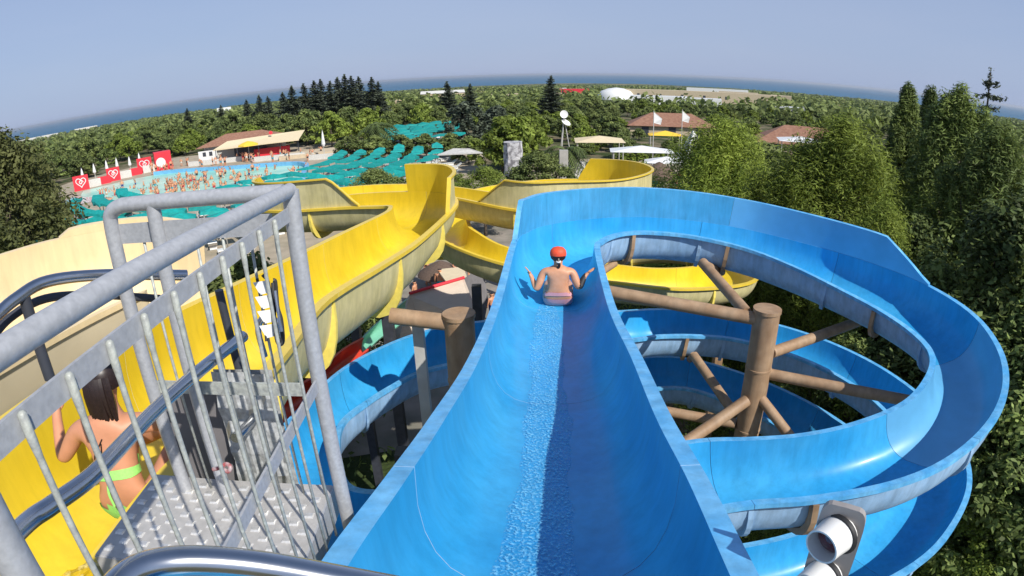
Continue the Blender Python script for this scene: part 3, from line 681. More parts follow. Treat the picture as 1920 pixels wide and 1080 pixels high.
# bundle of white tags on a cord, hooked to the railing
tg = empty('tag_bundle', at(500, 560, 1.75), 0, 'row of white plastic tags on a black cord hanging on the railing bars', 'tags')
pc = at(500, 560, 1.75)
pipe('cord', [at(482, 522, 1.75)-pc, at(490, 560, 1.75)-pc, at(497, 610, 1.75)-pc, at(500, 640, 1.75)-pc], .005, M['black'], tg, n=8)
pipe('cord', [at(492, 515, 1.75)-pc, at(503, 530, 1.75)-pc, at(508, 570, 1.75)-pc, at(514, 615, 1.75)-pc], .005, M['black'], tg, n=8)
for k in range(4):
    a = at(474+4*k, 530+27*k, 1.75)-pc; b = at(500+5*k, 526+27*k, 1.74)-pc; c = at(503+4*k, 549+27*k, 1.74)-pc; d = at(488+4*k, 553+27*k, 1.75)-pc
    th = ray(500, 560)*.004
    MB().add([a, b, c, d, a-th, b-th, c-th, d-th], [(0, 1, 2, 3), (7, 6, 5, 4), (0, 4, 5, 1), (1, 5, 6, 2), (2, 6, 7, 3), (3, 7, 4, 0)]).build('tag', M['white'], tg)
hk = empty('padlock_hasp', at(520, 590, 1.72), 0, 'black and chrome U-shaped lock hanging beside the corner railing post', 'lock'); pc = at(520, 590, 1.72)
pipe('shackle', [at(*p, 1.72)-pc for p in [(512, 530), (514, 590), (520, 640), (530, 640), (527, 600), (520, 575), (516, 530), (512, 526)]], .0065, M['black'], hk, n=8)
pipe('bar', [at(516, 545, 1.71)-pc, at(524, 600, 1.71)-pc, at(528, 622, 1.71)-pc], .005, M['chrome'], hk, n=8)
rp = empty('rope_knot', at(424, 877, 2.0), 0, 'red and white rope end knotted round the gate post just above the step', 'rope'); pc = at(424, 877, 2.0)
pipe('rope', [at(*p)-pc for p in [(400, 880, 2.02), (412, 877, 2.0), (424, 870, 1.99), (432, 876, 1.98), (428, 884, 1.99), (418, 880, 2.0)]], .007, mat('red_white_rope', (.35, .05, .05), c2=(.5, .4, .4), vscale=60), rp, n=8)
bag = empty('fire_extinguisher_cover', at(455, 830, 2.3), 0, '', 'cover')
COL.objects.unlink(bag); bpy.data.objects.remove(bag)
# crinkled grey foil panel and dark cabinet behind the bars
cb = tag(MB().box((0, 0, 0), (.34, .05, .62)).build('dark_board', M['slab'], None, at(400, 850, 2.6)), 'dark grey board standing behind the gate bars beside the yellow slide', 'board')
cb.rotation_euler = (0, 0, .15)
fo = MB()
vs = []
for i in range(9):
    for j in range(13): vs.append((-.12+.03*i, rnd.uniform(-.012, .012), -.3+.05*j))
fo.add(vs, [(i*13+j, (i+1)*13+j, (i+1)*13+j+1, i*13+j+1) for i in range(8) for j in range(12)])
fo.add([(x, .03, z) for x in (-.12, .12) for z in (-.3, .3)], [(0, 1, 3, 2)])
tag(fo.build('crumpled_sheet', mat('clear_grey_plastic', (.42, .43, .43), rough=.25, var=.3, vscale=25), None, at(480, 830, 2.35), smooth=False), 'crumpled translucent grey plastic sheet hanging behind the bars', 'sheet')

# start lights at the lower right
sl = empty('start_light', at(1568, 1012, 1.80), 0, 'grey start light box with two white hooded lamps right of the blue chute', 'traffic light')
pc = Vector(sl.location)
vw = -ray(1572, 1010); zz = Vector((-.05, 0, 1)).normalized(); xx = zz.cross(vw).normalized(); nn = xx.cross(zz).normalized()*1.0
def Lp(a, b, c): return xx*a + zz*b + nn*c
# rounded back plate
V = []; F = []; K = 28
for c in (-.02, .0):
    for k in range(K):
        a = 2*math.pi*k/K; V.append(Lp(-.066*math.copysign(abs(math.cos(a))**.35, math.cos(a)), .17*math.copysign(abs(math.sin(a))**.35, math.sin(a)) - .05, c))
F = [tuple(range(K)), tuple(range(K, 2*K))[::-1]] + [(k, K+k, K+(k+1) % K, (k+1) % K) for k in range(K)]
link('back_plate', mesh('back_plate', V, F, M['greybox'], None, False), sl)
for bz in (.028, -.145):
    ax = (nn*1.0 + zz*.02 - xx*.42).normalized()
    o = MB().lathe([(.056, -.01), (.058, .0), (.056, .012), (.052, .05), (.051, .085), (.046, .085), (.047, .05), (.046, .03)], 28, Lp(.0, bz, .0), axis=ax).build('lamp_hood', M['white'], sl, smooth=True)
    MB().lathe([(0, .055), (.03, .05), (.046, .035)][::-1], 28, Vector((0, 0, 0)), axis=ax).build('lens', M['lens'], o, Lp(0, bz, 0), smooth=True)
    MB().lathe([(.062, .0), (.066, .006), (.062, .014)], 28, Lp(0, bz, 0), axis=ax).build('gasket', M['black'], sl, smooth=True)
MB().tube([Lp(0, -.2, -.03), Lp(0, -.2, -.03)+Vector((0, 0, -1.2))], .025, 12).build('pole', M['greybox'], sl, smooth=True)

# ------------------------------------------------------------------ things under and between the slides
tp_ = [onz(768, 552, -6.2), onz(870, 522, -6.2), onz(905, 612, -6.9), onz(742, 668, -7.6), onz(735, 600, -7.0)]
def slabpoly(pts, th, m, name, label, cat, mats=None):
    n = len(pts); c = sum(pts, Vector())/n
    V = [p-c for p in pts]+[p-c-Vector((0, 0, th)) for p in pts]
    F = [tuple(range(n))[::-1], tuple(range(n, 2*n))]+[(k, (k+1) % n, n+(k+1) % n, n+k) for k in range(n)]
    o = link(name, mesh(name, V, F, m, None, False), None, c)
    return tag(o, label, cat)
tarp = slabpoly(tp_, .03, M['tarp'], 'tarpaulin', 'beige tarpaulin with a red top edge stretched below the yellow slide', 'tarpaulin')
c = Vector(tarp.location)
MB().tube([tp_[0]-c+Vector((0, 0, .03)), tp_[1]-c+Vector((0, 0, .03))], .05, 8).build('red_edging', M['redplain'], tarp)
slabpoly([onz(870, 522, -6.6), onz(905, 498, -6.6), onz(915, 560, -7.6), onz(900, 640, -8.6), onz(872, 620, -8.6)], .1, M['slab'], 'dark_screen', 'dark grey screen standing beside the beige tarpaulin', 'panel')
rs = empty('red_slide', (0, 0, 0), 0, 'small bright red slide trough under the yellow slide', 'water slide')
channel(rs, [onz(520, 745, -4.6), onz(590, 700, -4.8), onz(640, 655, -5.0), onz(680, 632, -5.1)], [onz(540, 790, -4.7), onz(610, 725, -4.95), onz(662, 680, -5.1), onz(696, 652, -5.2)], .25, M['redslide'], M['redslide'], M['redslide'], rib=0, seg=9, flange=.05)
ms = empty('mint_slide', (0, 0, 0), 0, 'mint green trough joining the red slide below the yellow ribs', 'water slide')
channel(ms, [onz(672, 640, -5.25), onz(700, 610, -5.4), onz(728, 588, -5.6), onz(762, 560, -5.8)], [onz(690, 655, -5.3), onz(715, 632, -5.5), onz(745, 612, -5.7), onz(775, 585, -5.9)], .2, M['mint'], M['mint'], M['mint'], rib=0, seg=9, flange=.05)
slabpoly([onz(820, 505, -8.6), onz(868, 500, -8.6), onz(876, 520, -8.6), onz(838, 530, -8.6)], .08, M['awning'], 'canvas_shade', 'pale cream canvas shade on the ground between the yellow bends', 'shade')

# ------------------------------------------------------------------ people
def skin_body(pts, edges, radii, root=0, sub=2, name='person', m=None):
    me = bpy.data.meshes.new(name); me.from_pydata([tuple(p) for p in pts], edges, [])
    o = bpy.data.objects.new(name, me); COL.objects.link(o)
    md = o.modifiers.new('s', 'SKIN'); md.use_smooth_shade = True
    sv = me.skin_vertices[0].data
    for i, r in enumerate(radii): sv[i].radius = (r, r) if not hasattr(r, '__len__') else r
    for i in range(len(pts)): sv[i].use_root = (i == root)
    if sub: sb = o.modifiers.new('u', 'SUBSURF'); sb.levels = sub; sb.render_levels = sub
    dg = bpy.context.evaluated_depsgraph_get(); dg.update()
    me2 = bpy.data.meshes.new_from_object(o.evaluated_get(dg))
    bpy.data.objects.remove(o); bpy.data.meshes.remove(me)
    me2.name = name
    me2.materials.clear()
    if m: me2.materials.append(m)
    me2.polygons.foreach_set('use_smooth', [True]*len(me2.polygons))
    return me2
class Fig:
    def __init__(s): s.p = []; s.e = []; s.r = []
    def a(s, p, r, par=None):
        s.p.append(Vector(p)); s.r.append(r)
        if par is not None: s.e.append((par, len(s.p)-1))
        return len(s.p)-1
def hand(F, wr, d, side, up, par, sc=1., curl=.25):
    d = Vector(d).normalized(); side = Vector(side).normalized(); up = Vector(up).normalized(); wr = Vector(wr)
    pm = F.a(wr+d*.045*sc, (.022*sc, .016*sc), par); pk = F.a(wr+d*.085*sc, (.026*sc, .014*sc), pm)
    for k, ln in enumerate((.072, .082, .076, .058)):
        b = wr + d*.09*sc + side*(.027-.019*k)*sc
        f1 = F.a(b, .0085*sc, pk); f2 = F.a(b+(d*.6*ln-up*curl*.4*ln)*sc, .0082*sc, f1); F.a(b+(d*ln-up*curl*ln)*sc, .007*sc, f2)
    t1 = F.a(wr+(d*.035+side*.032)*sc, .011*sc, pm); F.a(wr+(d*.07+side*.062-up*.012)*sc, .009*sc, t1)
def garment(body, pred, m, name, parent, off=.006):
    n = [v.co + v.normal*off for v in body.vertices]
    F = [tuple(p.vertices) for p in body.polygons if pred(p.center)]
    used = sorted({i for f in F for i in f}); mp = {u: k for k, u in enumerate(used)}
    if not used: return None
    me = mesh(name, [n[u] for u in used], [tuple(mp[i] for i in f) for f in F], m)
    return link(name, me, parent)
# rider sitting in the chute, seen from behind
RB = Vector((.575, 6.85, -2.865))
rd = empty('person', RB, R_(-5), 'rider in red cap and pink bikini sitting in the blue chute, arms raised sideways', 'person')
rd.scale = (1.10, 1.0, .88)
F = Fig()
pv = F.a((0, 0, .12), (.155, .115)); wa = F.a((0, .01, .26), (.118, .088), pv); ch = F.a((0, .03, .42), (.15, .10), wa); sh = F.a((0, .05, .53), (.13, .08), ch)
nk = F.a((0, .07, .61), (.050, .050), sh); hd0 = F.a((0, .085, .67), (.055, .06), nk); hd = F.a((0, .095, .75), (.075, .088), hd0); F.a((0, .095, .82), (.055, .065), hd)
for sx in (-1, 1):
    s1 = F.a((sx*.165, .045, .535), .055, sh); 
    if sx > 0: el_ = F.a((.235, -.02, .30), .043, s1); m1_ = F.a((.265, .05, .36), .038, el_); wr = F.a((.305, .12, .43), .028, m1_); hand(F, (.305, .12, .43), (.65, .3, .7), (0, 1, 0), (-.7, 0, .7), wr, 1.)
    else: el_ = F.a((-.24, -.03, .28), .043, s1); m1_ = F.a((-.27, .04, .34), .038, el_); wr = F.a((-.30, .10, .41), .028, m1_); hand(F, (-.30, .10, .41), (-.35, .2, .9), (-.3, 1, 0), (.9, 0, .3), wr, 1.)
    h1 = F.a((sx*.095, .06, .10), .095, pv); kn = F.a((sx*.12, .46, .15), .062, h1); cf = F.a((sx*.12, .62, .11), .055, kn); an = F.a((sx*.11, .86, .07), .036, cf); F.a((sx*.11, .92, .13), .03, an)
bm_ = skin_body(F.p, F.e, F.r, 0, 2, 'body', M['skin']); link('body', bm_, rd)
garment(bm_, lambda c: c.z < .155 and c.y < .16 and c.z > .0 and abs(c.x) < .2, M['pink'], 'bikini_bottom', rd)
garment(bm_, lambda c: .195 < c.z < .235 and c.y < .2 and abs(c.x) < .2, M['pink'], 'bikini_strap', rd, .008)
garment(bm_, lambda c: c.x > .245 and c.z > .315 and c.x < .312, M['black'], 'forearm_shade', rd, .006)  # black shell over the right forearm, painting in its shade
V = []
o = MB().lathe([(.093, -.01), (.094, .02), (.088, .06), (.065, .095), (.03, .11), (0, .113)], 20, (0, .095, .765)).build('cap', M['red'], rd, smooth=True)
MB().add([(-.05, .185, .775), (.05, .185, .775), (.06, .26, .755), (-.06, .26, .755), (-.05, .185, .765), (.05, .185, .765), (.06, .26, .745), (-.06, .26, .745)],
         [(0, 1, 2, 3), (7, 6, 5, 4), (2, 6, 7, 3), (0, 3, 7, 4), (1, 5, 6, 2)]).build('cap_brim', M['red'], o)
MB().lathe([(.0, .0), (.05, .01), (.082, .05), (.09, .09), (.088, .10)], 18, (0, .088, .665)).build('hair', M['hair'], rd, smooth=True)
pipe('ponytail', [(0, .0, .74), (.005, -.02, .69), (.012, -.015, .64), (.0, -.005, .60)], .018, M['hair'], rd, n=8)
MB().lathe([(.024, -.01), (.028, 0), (.024, .01)], 12, (.005, -.018, .70), axis=(0, -.3, 1)).build('hair_tie', M['white'], rd, smooth=True)
# girl at the top of the yellow slide
GB = Vector((-1.90, 1.88, -1.96))
gl = empty('person', GB, R_(12), 'girl with dark hair, lime green bikini and curly back tattoo in the yellow slide', 'person')
gl.scale = (1.08,)*3
F = Fig(); sc = .92
pv = F.a((0, 0, .12), (.145, .105)); wa = F.a((.0, .03, .26), (.105, .078), pv); ch = F.a((-.01, .08, .41), (.125, .085), wa); sh = F.a((-.015, .12, .51), (.10, .075), ch)
nk = F.a((-.01, .155, .585), (.045, .045), sh); hd0 = F.a((0, .17, .64), (.052, .06), nk); hd = F.a((.01, .18, .72), (.072, .085), hd0); F.a((.01, .18, .79), (.05, .06), hd)
s1 = F.a((-.165, .11, .51), .05, sh); e1 = F.a((-.30, .10, .36), .038, s1); w1 = F.a((-.36, .26, .50), .026, e1); hand(F, (-.36, .26, .50), (-.1, .5, .7), (0, 1, -.6), (-1, 0, 0), w1, .9)
s1 = F.a((.15, .13, .515), .05, sh); e1 = F.a((.36, .24, .44), .038, s1); w1 = F.a((.50, .42, .46), .026, e1); hand(F, (.50, .42, .46), (.7, .6, 0), (-.5, .6, 0), (0, 0, 1), w1, .9)
for sx in (-1, 1):
    h1 = F.a((sx*.09+.01, .07, .10), .088, pv); kn = F.a((sx*.15+.05, .42, .26), .058, h1); cf = F.a((sx*.15+.05, .58, .16), .05, kn); an = F.a((sx*.14+.05, .78, .06), .034, cf); F.a((sx*.14+.05, .86, .10), .028, an)
bm_ = skin_body(F.p, F.e, F.r, 0, 2, 'body', M['skin_t']); link('body', bm_, gl)
garment(bm_, lambda c: c.z < .165 and c.y < .15 and abs(c.x) < .2, M['lime'], 'bikini_bottom', gl)
garment(bm_, lambda c: .315 < c.z < .345 and abs(c.x) < .17, M['lime'], 'bikini_strap', gl, .006)
# long loose hair
mb = MB()
for k in range(46):
    a = rnd.uniform(-2.6, .9); r = .085
    x0, y0 = .01+r*math.sin(a)*.9, .18-r*math.cos(a)
    top = (x0*.4+.006, .18-(.18-y0)*.3, .80)
    mb.tube(catmull([top, (x0, y0, .74), (x0*1.15, y0-.02, .64), (x0*1.2+rnd.uniform(-.02, .02), y0-.02+rnd.uniform(-.01, .01), .55-rnd.uniform(0, .07))], 3), [.016]*6+[.014, .010, .007, .004], 6)
mb.lathe([(.088, -.03), (.092, .0), (.086, .05), (.06, .085), (0, .10)], 18, (.01, .178, .72))
mb.build('hair', M['hair'], gl, smooth=True)
from mathutils.bvhtree import BVHTree
bv = BVHTree.FromPolygons([v.co.copy() for v in bm_.vertices], [tuple(p.vertices) for p in bm_.polygons])
def onback(x, z):
    h = bv.ray_cast(Vector((x, -1, z)), Vector((0, 1, 0)))
    return (h[0]+h[1]*.0035) if h[0] else Vector((x, 0, z))
tt = MB()
for cv in ([(-.01, .50), (-.04, .46), (-.07, .42), (-.075, .38), (-.06, .36)], [(-.02, .48), (-.03, .43), (-.05, .40), (-.055, .36), (-.03, .34), (-.015, .36), (-.03, .38)],
           [(-.03, .44), (0, .43), (.01, .40), (-.01, .385)], [(.02, .47), (.05, .45), (.055, .41), (.035, .40)], [(-.07, .38), (-.08, .355), (-.075, .35)]):
    tt.tube([onback(q.x, q.y) for q in catmull([Vector((a, b, 0)) for a, b in cv], 5)], .0032, 5)
tt.build('tattoo', M['ink'], gl)
pipe('bikini_tie', [(.0, .0-.075, .33), (-.005, -.085, .29), (.0, -.09, .23)], .006, M['lime'], gl, n=6)

# ------------------------------------------------------------------ trees
def quads(centers, normals, su, sv, roll=None):
    n = len(centers); nn = normals/np.maximum(1e-6, np.linalg.norm(normals, axis=1, keepdims=True))
    a = np.cross(nn, nr.normal(size=(n, 3))); a /= np.maximum(1e-6, np.linalg.norm(a, axis=1, keepdims=True)); b = np.cross(nn, a)
    su = np.asarray(su).reshape(-1, 1)*np.ones((n, 1)); sv = np.asarray(sv).reshape(-1, 1)*np.ones((n, 1))
    V = np.stack([centers-a*su, centers-b*sv*.7+a*su*.1, centers+a*su, centers+b*sv*.7+a*su*.1], 1).reshape(-1, 3)
    return V
def quadmesh(name, V, m):
    n = len(V)//4; me = bpy.data.meshes.new(name)
    me.vertices.add(4*n); me.vertices.foreach_set('co', V.astype(np.float32).ravel())
    me.loops.add(4*n); me.loops.foreach_set('vertex_index', np.arange(4*n, dtype=np.int32))
    me.polygons.add(n); me.polygons.foreach_set('loop_start', np.arange(0, 4*n, 4, dtype=np.int32)); me.polygons.foreach_set('loop_total', np.full(n, 4, np.int32))
    me.materials.append(m); me.update(); me.validate(); return me
def unit(n):
    d = nr.normal(size=(n, 3)); return d/np.linalg.norm(d, axis=1, keepdims=True)
def crown_clumps(cc, cr, per, leaf, flat=1., upb=.4, asp=.5):
    C = []; N = []; S = []
    for c, r in zip(cc, cr):
        d = unit(per); rad = r*(nr.random(per)**.4)[:, None]
        p = c + d*rad*np.array([1, 1, flat])
        C.append(p); N.append(d*.8 + unit(per)*.9 + np.array([0, 0, upb])); S.append(leaf*nr.uniform(.6, 1.3, per))
    C = np.concatenate(C); N = np.concatenate(N); S = np.concatenate(S)
    return quads(C, N, S, S*asp*1.4)
def trunkmesh(h, r, limbs):
    mb = MB(); mb.tube(catmull([(0, 0, -.1), (r*.4, 0, h*.4), (0, r*.5, h)], 3), [r*1.3, r*1.1, r, r*.9, r*.8, r*.6, r*.4][:7], 8)
    for p in limbs:
        p = Vector(p); st = Vector((0, 0, min(h*.95, max(h*.25, p.z*.55))))
        mid = st.lerp(p, .5)+Vector((0, 0, -.05*h)); mb.tube([st, mid, p], [r*.4, r*.25, r*.08], 5)
    return mesh('trunk', mb.v, mb.f, M['bark'])
def env_broad(u): return math.sin(math.pi*(.12+.88*u)**.75)**.6
def make_tree(kind, h, w_, m, nclump, per, leaf, seed, asp=.5):
    global nr, rnd
    nr = np.random.default_rng(seed); rn = random.Random(seed)
    cc = []; cr = []; limbs = []
    base = {'pine': .12, 'cypress': .04, 'broad': .25, 'bush': .0, 'dense': .05}[kind]*h
    for k in range(nclump):
        u = rn.random()
        if kind == 'pine': e = (1-u**2.1)**.70*(.6+.4*min(1, u*5+.3))*rn.choice((.7, .88, 1., 1.0, 1.2))
        elif kind == 'cypress': e = (1-u)**.72*.95+.03
        elif kind == 'dense': e = (1-u**2.2)**.6
        else: e = env_broad(u)
        a = rn.uniform(0, 2*math.pi); q = e*w_/2*(rn.random()**.28)
        lob = 1+.22*math.sin(3*a+seed)+(.12 if kind != 'pine' else .2)*math.sin(7*a+u*11)
        x, y = q*lob*math.cos(a), q*lob*math.sin(a); z = base+(h-base)*u
        cc.append(np.array([x, y, z])); cr.append(w_*(rn.uniform(.055, .115)*1.15 if kind in ('broad', 'bush') else rn.uniform(.035, .075)))
        if k % 9 == 0: limbs.append((x*.8, y*.8, z))
    V = crown_clumps(cc, cr, per, leaf, flat=.75 if kind in ('broad', 'bush') else 2.3, upb=.7, asp=asp)
    return quadmesh('crown', V, m), trunkmesh(h*.8, max(.05, h*.018), limbs)
def make_fir(h, w_, m, seed, leaf=.16, dens=1., sparse=0., pw=.85):
    global nr
    nr = np.random.default_rng(seed); rn = random.Random(seed); C = []; N = []; S = []; limbs = MB()
    limbs.tube([(0, 0, -.1), (0, 0, h*.6), (0, 0, h)], [h*.02, h*.012, .02], 8)
    tiers = int(h*2.0)
    for i in range(tiers):
        u = (i+.5)/tiers; z = h*(.08+.9*u); rad = w_/2*(1-u)**pw*rn.uniform(.75, 1.1)+.12
        for b in range(rn.randint(5, 8)):
            if rn.random() < sparse*u: continue
            a = rn.uniform(0, 6.28); L_ = rad*rn.uniform(.7, 1.15); nl = int(34*dens*max(.3, L_))
            t = nr.random(nl); droop = -.18*L_*np.sin(t*2.4)+.10*L_*t
            spread = .26*L_*(1-t*.6)+.06
            s_ = nr.normal(size=nl)*spread*.6
            x = t*L_*math.cos(a)-s_*math.sin(a); y = t*L_*math.sin(a)+s_*math.cos(a); zz = z+droop+nr.normal(size=nl)*.05
            C.append(np.stack([x, y, zz], 1)); N.append(unit(nl)*.7+np.array([0, 0, 1.])); S.append(np.full(nl, leaf)*nr.uniform(.6, 1.3, nl))
            limbs.tube([(0, 0, z), (L_*.9*math.cos(a), L_*.9*math.sin(a), z-.05*L_)], [.03, .008], 4)
    # leader
    nl = 60; t = nr.random(nl); C.append(np.stack([nr.normal(size=nl)*.07, nr.normal(size=nl)*.07, h*(.93+.08*t)], 1)); N.append(unit(nl)); S.append(np.full(nl, leaf*.7))
    C = np.concatenate(C); N = np.concatenate(N); S = np.concatenate(S)
    return quadmesh('crown', quads(C, N, S, S*.55), m), mesh('trunk', limbs.v, limbs.f, M['bark'])
def tree(name, cm, loc_, rz=0., sc=1., label='', cat='tree', group=None):
    e = empty(name, loc_, rz, label, cat, group); e.scale = (sc,)*3 if not hasattr(sc, '__len__') else sc
    link('crown', cm[0], e); link('trunk', cm[1], e); return e
def polar(az, d, z=None):
    a = R_(az); x, y = d*math.sin(a), d*math.cos(a); return Vector((x, y, tz(x, y) if z is None else z))
# near, hand-placed trees
big1 = make_tree('pine', 9.2, 8.2, LP, 640, 210, .105, 21, .2)
big2 = make_tree('pine', 9.4, 7.4, LP, 640, 210, .092, 22, .2)
cyp = make_tree('cypress', 10.4, 3.6, LP2, 420, 190, .10, 23, .2)
cyp2 = make_tree('dense', 9.6, 4.6, LP2, 520, 190, .095, 24, .2)
dk = make_tree('dense', 8.6, 6.5, LB3, 260, 130, .10, 25)
near = make_tree('broad', 6.8, 5.2, LB3, 230, 120, .085, 26)
near2 = make_tree('broad', 6.0, 4.6, LB2, 160, 110, .075, 28)
olive = make_tree('broad', 6.6, 6.4, LB, 170, 90, .14, 27)
fir = make_fir(10.9, 6.4, LF, 31, leaf=.11, dens=2.2, sparse=.35, pw=.55)
tree('pine_tree', big1, polar(20.8, 24.5), .3, (1.02, 1.02, .83), 'rounded bright green pine left of the larger pine, right of the white canopies', 'tree')
tree('pine_tree', big2, polar(31.8, 19.0), 1.1, (1.06, 1.06, .90), 'large bright green pine, tallest of the bright ones, behind the right of the blue loop', 'tree')
tree('pine_tree', big1, polar(25.8, 20.5), 2.3, (.62, .62, .60), 'shorter dark-centred pine in the gap between the two large bright pines', 'tree')
tree('pine_tree', big2, polar(36.5, 15.5), 2.9, (.62, .62, .72), 'small pine hanging over the right edge of the blue loop', 'tree')
tree('cypress_tree', cyp, polar(37.3, 24.5), .2, (1.0, 1.0, .97), 'tall dark cypress just right of the large bright pine', 'tree')
tree('cypress_tree', cyp, polar(39.3, 27), 1.2, (.9, .9, .97), 'slimmer cypress between the tall cypress and the ragged fir', 'tree')
tree('dark_pine_tree', cyp2, polar(41.8, 22), .2, (1.15, 1.15, 1.04), 'broad dark evergreen filling the right side below the ragged fir', 'tree')
tree('dark_pine_tree', cyp2, polar(45.5, 18.5), 1.7, (1.1, 1.1, .95), 'dark evergreen at the right edge of the photo', 'tree')
tree('fir_tree', fir, polar(44.3, 27.0), .9, (.8, .8, 1.03), 'ragged fir with a thin bare top standing above the horizon at the far right', 'tree')
tree('dark_tree', dk, polar(48.5, 14), .9, (1, 1, .9), 'dark leafy tree at the right edge beside the outer blue rim', 'tree')
tree('dark_tree', dk, polar(39.5, 16.5), 2.1, (.8, .8, .74), 'dark shaded tree behind the slanted end of the raised blue wall', 'tree')
for i, (az, d, sc, lb) in enumerate([(43, 14.2, .9, 'leafy dark green tree just outside the blue rim, mid right'), (53, 12.8, .95, 'leafy dark green tree filling the right edge'),
                                     (57, 11.6, .9, 'leafy dark green tree in the bottom right corner'), (48.5, 13.6, .95, 'leafy tree right of the outer blue rim, between its neighbours'),
                                     (63, 12.5, .95, 'tall leafy tree beyond the right edge, half seen'), (36.5, 13.0, .66, 'shaded leafy tree seen inside the blue loop, upper part')]):
    tree('leafy_tree', near, polar(az, d), i*1.3, sc, lb, 'tree')
for i, (x, y, sc, lb) in enumerate([(7.6, 9.6, .62, 'sunlit light green leafy tree seen through the right half of the blue loop'), (5.4, 13.0, .42, 'low leafy bush behind the brown column'), (2.6, 7.2, .30, 'small leafy shrub on the ground under the blue loops'),
                                    (5.0, 7.4, .36, 'leafy shrub low inside the loops right of the brown column'), (8.6, 6.0, .55, 'light green leafy tree under the outer side of the second loop'), (3.8, 2.2, .45, 'leafy shrub under the near side of the loops'), (1.6, 13.5, .36, 'leafy shrub under the lowest yellow bend')]):
    tree('leafy_shrub', near2, (x, y, GZ), i*1.7, (sc, sc, sc*1.05), lb, 'shrub' if sc < .5 else 'tree')
lt = make_tree('broad', 9.9, 8.5, leafmat('brownish_green_leaves', (.10, .12, .034), (.19, .20, .07), tr=.3, scale=.35), 300, 130, .115, 41)
tree('broad_tree', lt, polar(-49.0, 27), .4, (.95, .95, 1.02), 'large brownish green tree rising above the horizon at the left edge', 'tree')
tree('broad_tree', lt, polar(-53.5, 20), 2.4, (.85, .85, .84), 'big dark olive tree at the left edge above the cream slide', 'tree')
tree('broad_tree', lt, polar(-48.0, 38), 3.4, (.8, .8, .8), 'olive tree right of the tall left edge tree, beside the kiddie pool', 'tree')
tree('olive_tree', olive, polar(-39.5, 24), 1.4, (.82, .82, .62), 'low grey-green tree just behind the notch in the cream slide wall', 'tree')
tree('olive_tree', olive, polar(-43.5, 19), 0, (.7, .7, .6), 'low dark tree behind the cream slide wall at the left', 'tree')
tree('olive_tree', olive, polar(-27.5, 17), .5, (.75, .75, .80), 'green bush seen through the gate bars behind the yellow slide', 'shrub')
tree('olive_tree', olive, polar(-20.5, 15.5), 2.5, (.6, .6, .68), 'green bush under the far left yellow bend', 'shrub')
for i, (px, py, d, sc, lb) in enumerate([(700, 300, 42, .62, 'feathery green bush behind the tall yellow wall, left'), (830, 300, 38, .78, 'feathery pale green tree behind the yellow slide left of the stone tower'), (770, 310, 33, .62, 'feathery green bush directly above the yellow corner'),
                                         (905, 290, 36, .80, 'leafy pale tree touching the left of the stone tower'), (1010, 280, 42, .72, 'pale green tree just right of the stone tower')]):
    dd = ray(px, py); a = math.degrees(math.atan2(dd.x, dd.y)); tree('feathery_tree', near2 if i % 2 else olive, polar(a, d), i*2., (sc*1.1, sc*1.1, sc*.9), lb, 'tree')
# mid-ground broad trees
mid = [make_tree('broad', 6.5, 7.5, LB, 70, 70, .34, 50+i) for i in range(3)] + [make_tree('broad', 6.0, 6.8, LB2, 70, 70, .32, 60+i) for i in range(2)] + [make_tree('bush', 5.0, 7.5, LB3, 60, 70, .34, 70)]
midp = [make_tree('dense', 8.0, 5.5, LF, 80, 60, .30, 77)]
firs = [make_fir(14, 8.0, LF, 80+i, leaf=.36, dens=.9, sparse=.1) for i in range(3)]
def open_area(x, y):
    if -68 < x < -2 and 44 < y < 96 and not (x > -14 and y > 70 and y < 76): 
        if y < 96-(x+68)*.0: return True
    if -36 < x < -2 and 28 < y < 46: return True
    if -2 < x < 24 and 40 < y < 70: return True
    az_ = math.degrees(math.atan2(x, y)); d_ = math.hypot(x, y)
    if (11 < az_ < 21.5 and 55 < d_ < 98) or (24 < az_ < 34 and 52 < d_ < 83): return True
    if math.hypot(x-28, y-100) < 8 or math.hypot(x-42.5, y-79) < 8 or math.hypot(x-34, y-64) < 5: return True
    if -10 < x < 6 and 8 < y < 40: return True
    if -24 < x < -5 and 90 < y < 103: return True
    return False
placed = []
def scatter(n, azr_, dr, mins, meshes, name, label, group, cat='tree', scr=(.8, 1.15), openok=False, zs=(.85, 1.1)):
    k = 0; tries = 0
    while k < n and tries < n*60:
        tries += 1
        az = rnd.uniform(*azr_); d = math.sqrt(rnd.uniform(dr[0]**2, dr[1]**2)); p = polar(az, d)
        if not openok and open_area(p.x, p.y): continue
        if any((p.x-q[0])**2+(p.y-q[1])**2 < mins**2 for q in placed): continue
        placed.append((p.x, p.y)); k += 1
        s_ = rnd.uniform(*scr)
        tree(name, rnd.choice(meshes), p, rnd.uniform(0, 6.28), (s_, s_, s_*rnd.uniform(*zs)), label, cat, group)
scatter(120, (-50, -8), (97, 165), 3.6, mid, 'broad_tree', 'round olive-green tree in the wooded belt left of centre behind the pool', 'wooded belt behind the wave pool', scr=(.55, .85))
scatter(90, (-12, 16), (76, 150), 3.6, mid, 'broad_tree', 'round olive-green tree in the wooded belt behind the stone tower', 'wooded belt behind the stone tower', scr=(.45, .68))
scatter(95, (14, 50), (66, 160), 4.2, mid, 'broad_tree', 'round olive-green tree in the wooded belt behind the terracotta roofs', 'wooded belt at the right', scr=(.36, .56))
scatter(18, (22, 60), (40, 66), 5.0, mid+midp, 'broad_tree', 'round dark green tree between the pines and the terracotta roofs', 'trees behind the pines at the right', scr=(.5, .75))
scatter(30, (-66, -40.5), (40, 100), 4.8, [mid[0], mid[2], mid[5]], 'broad_tree', 'dark round tree in the left wood beside the red banners', 'left wood beside the banners', scr=(.6, .85))
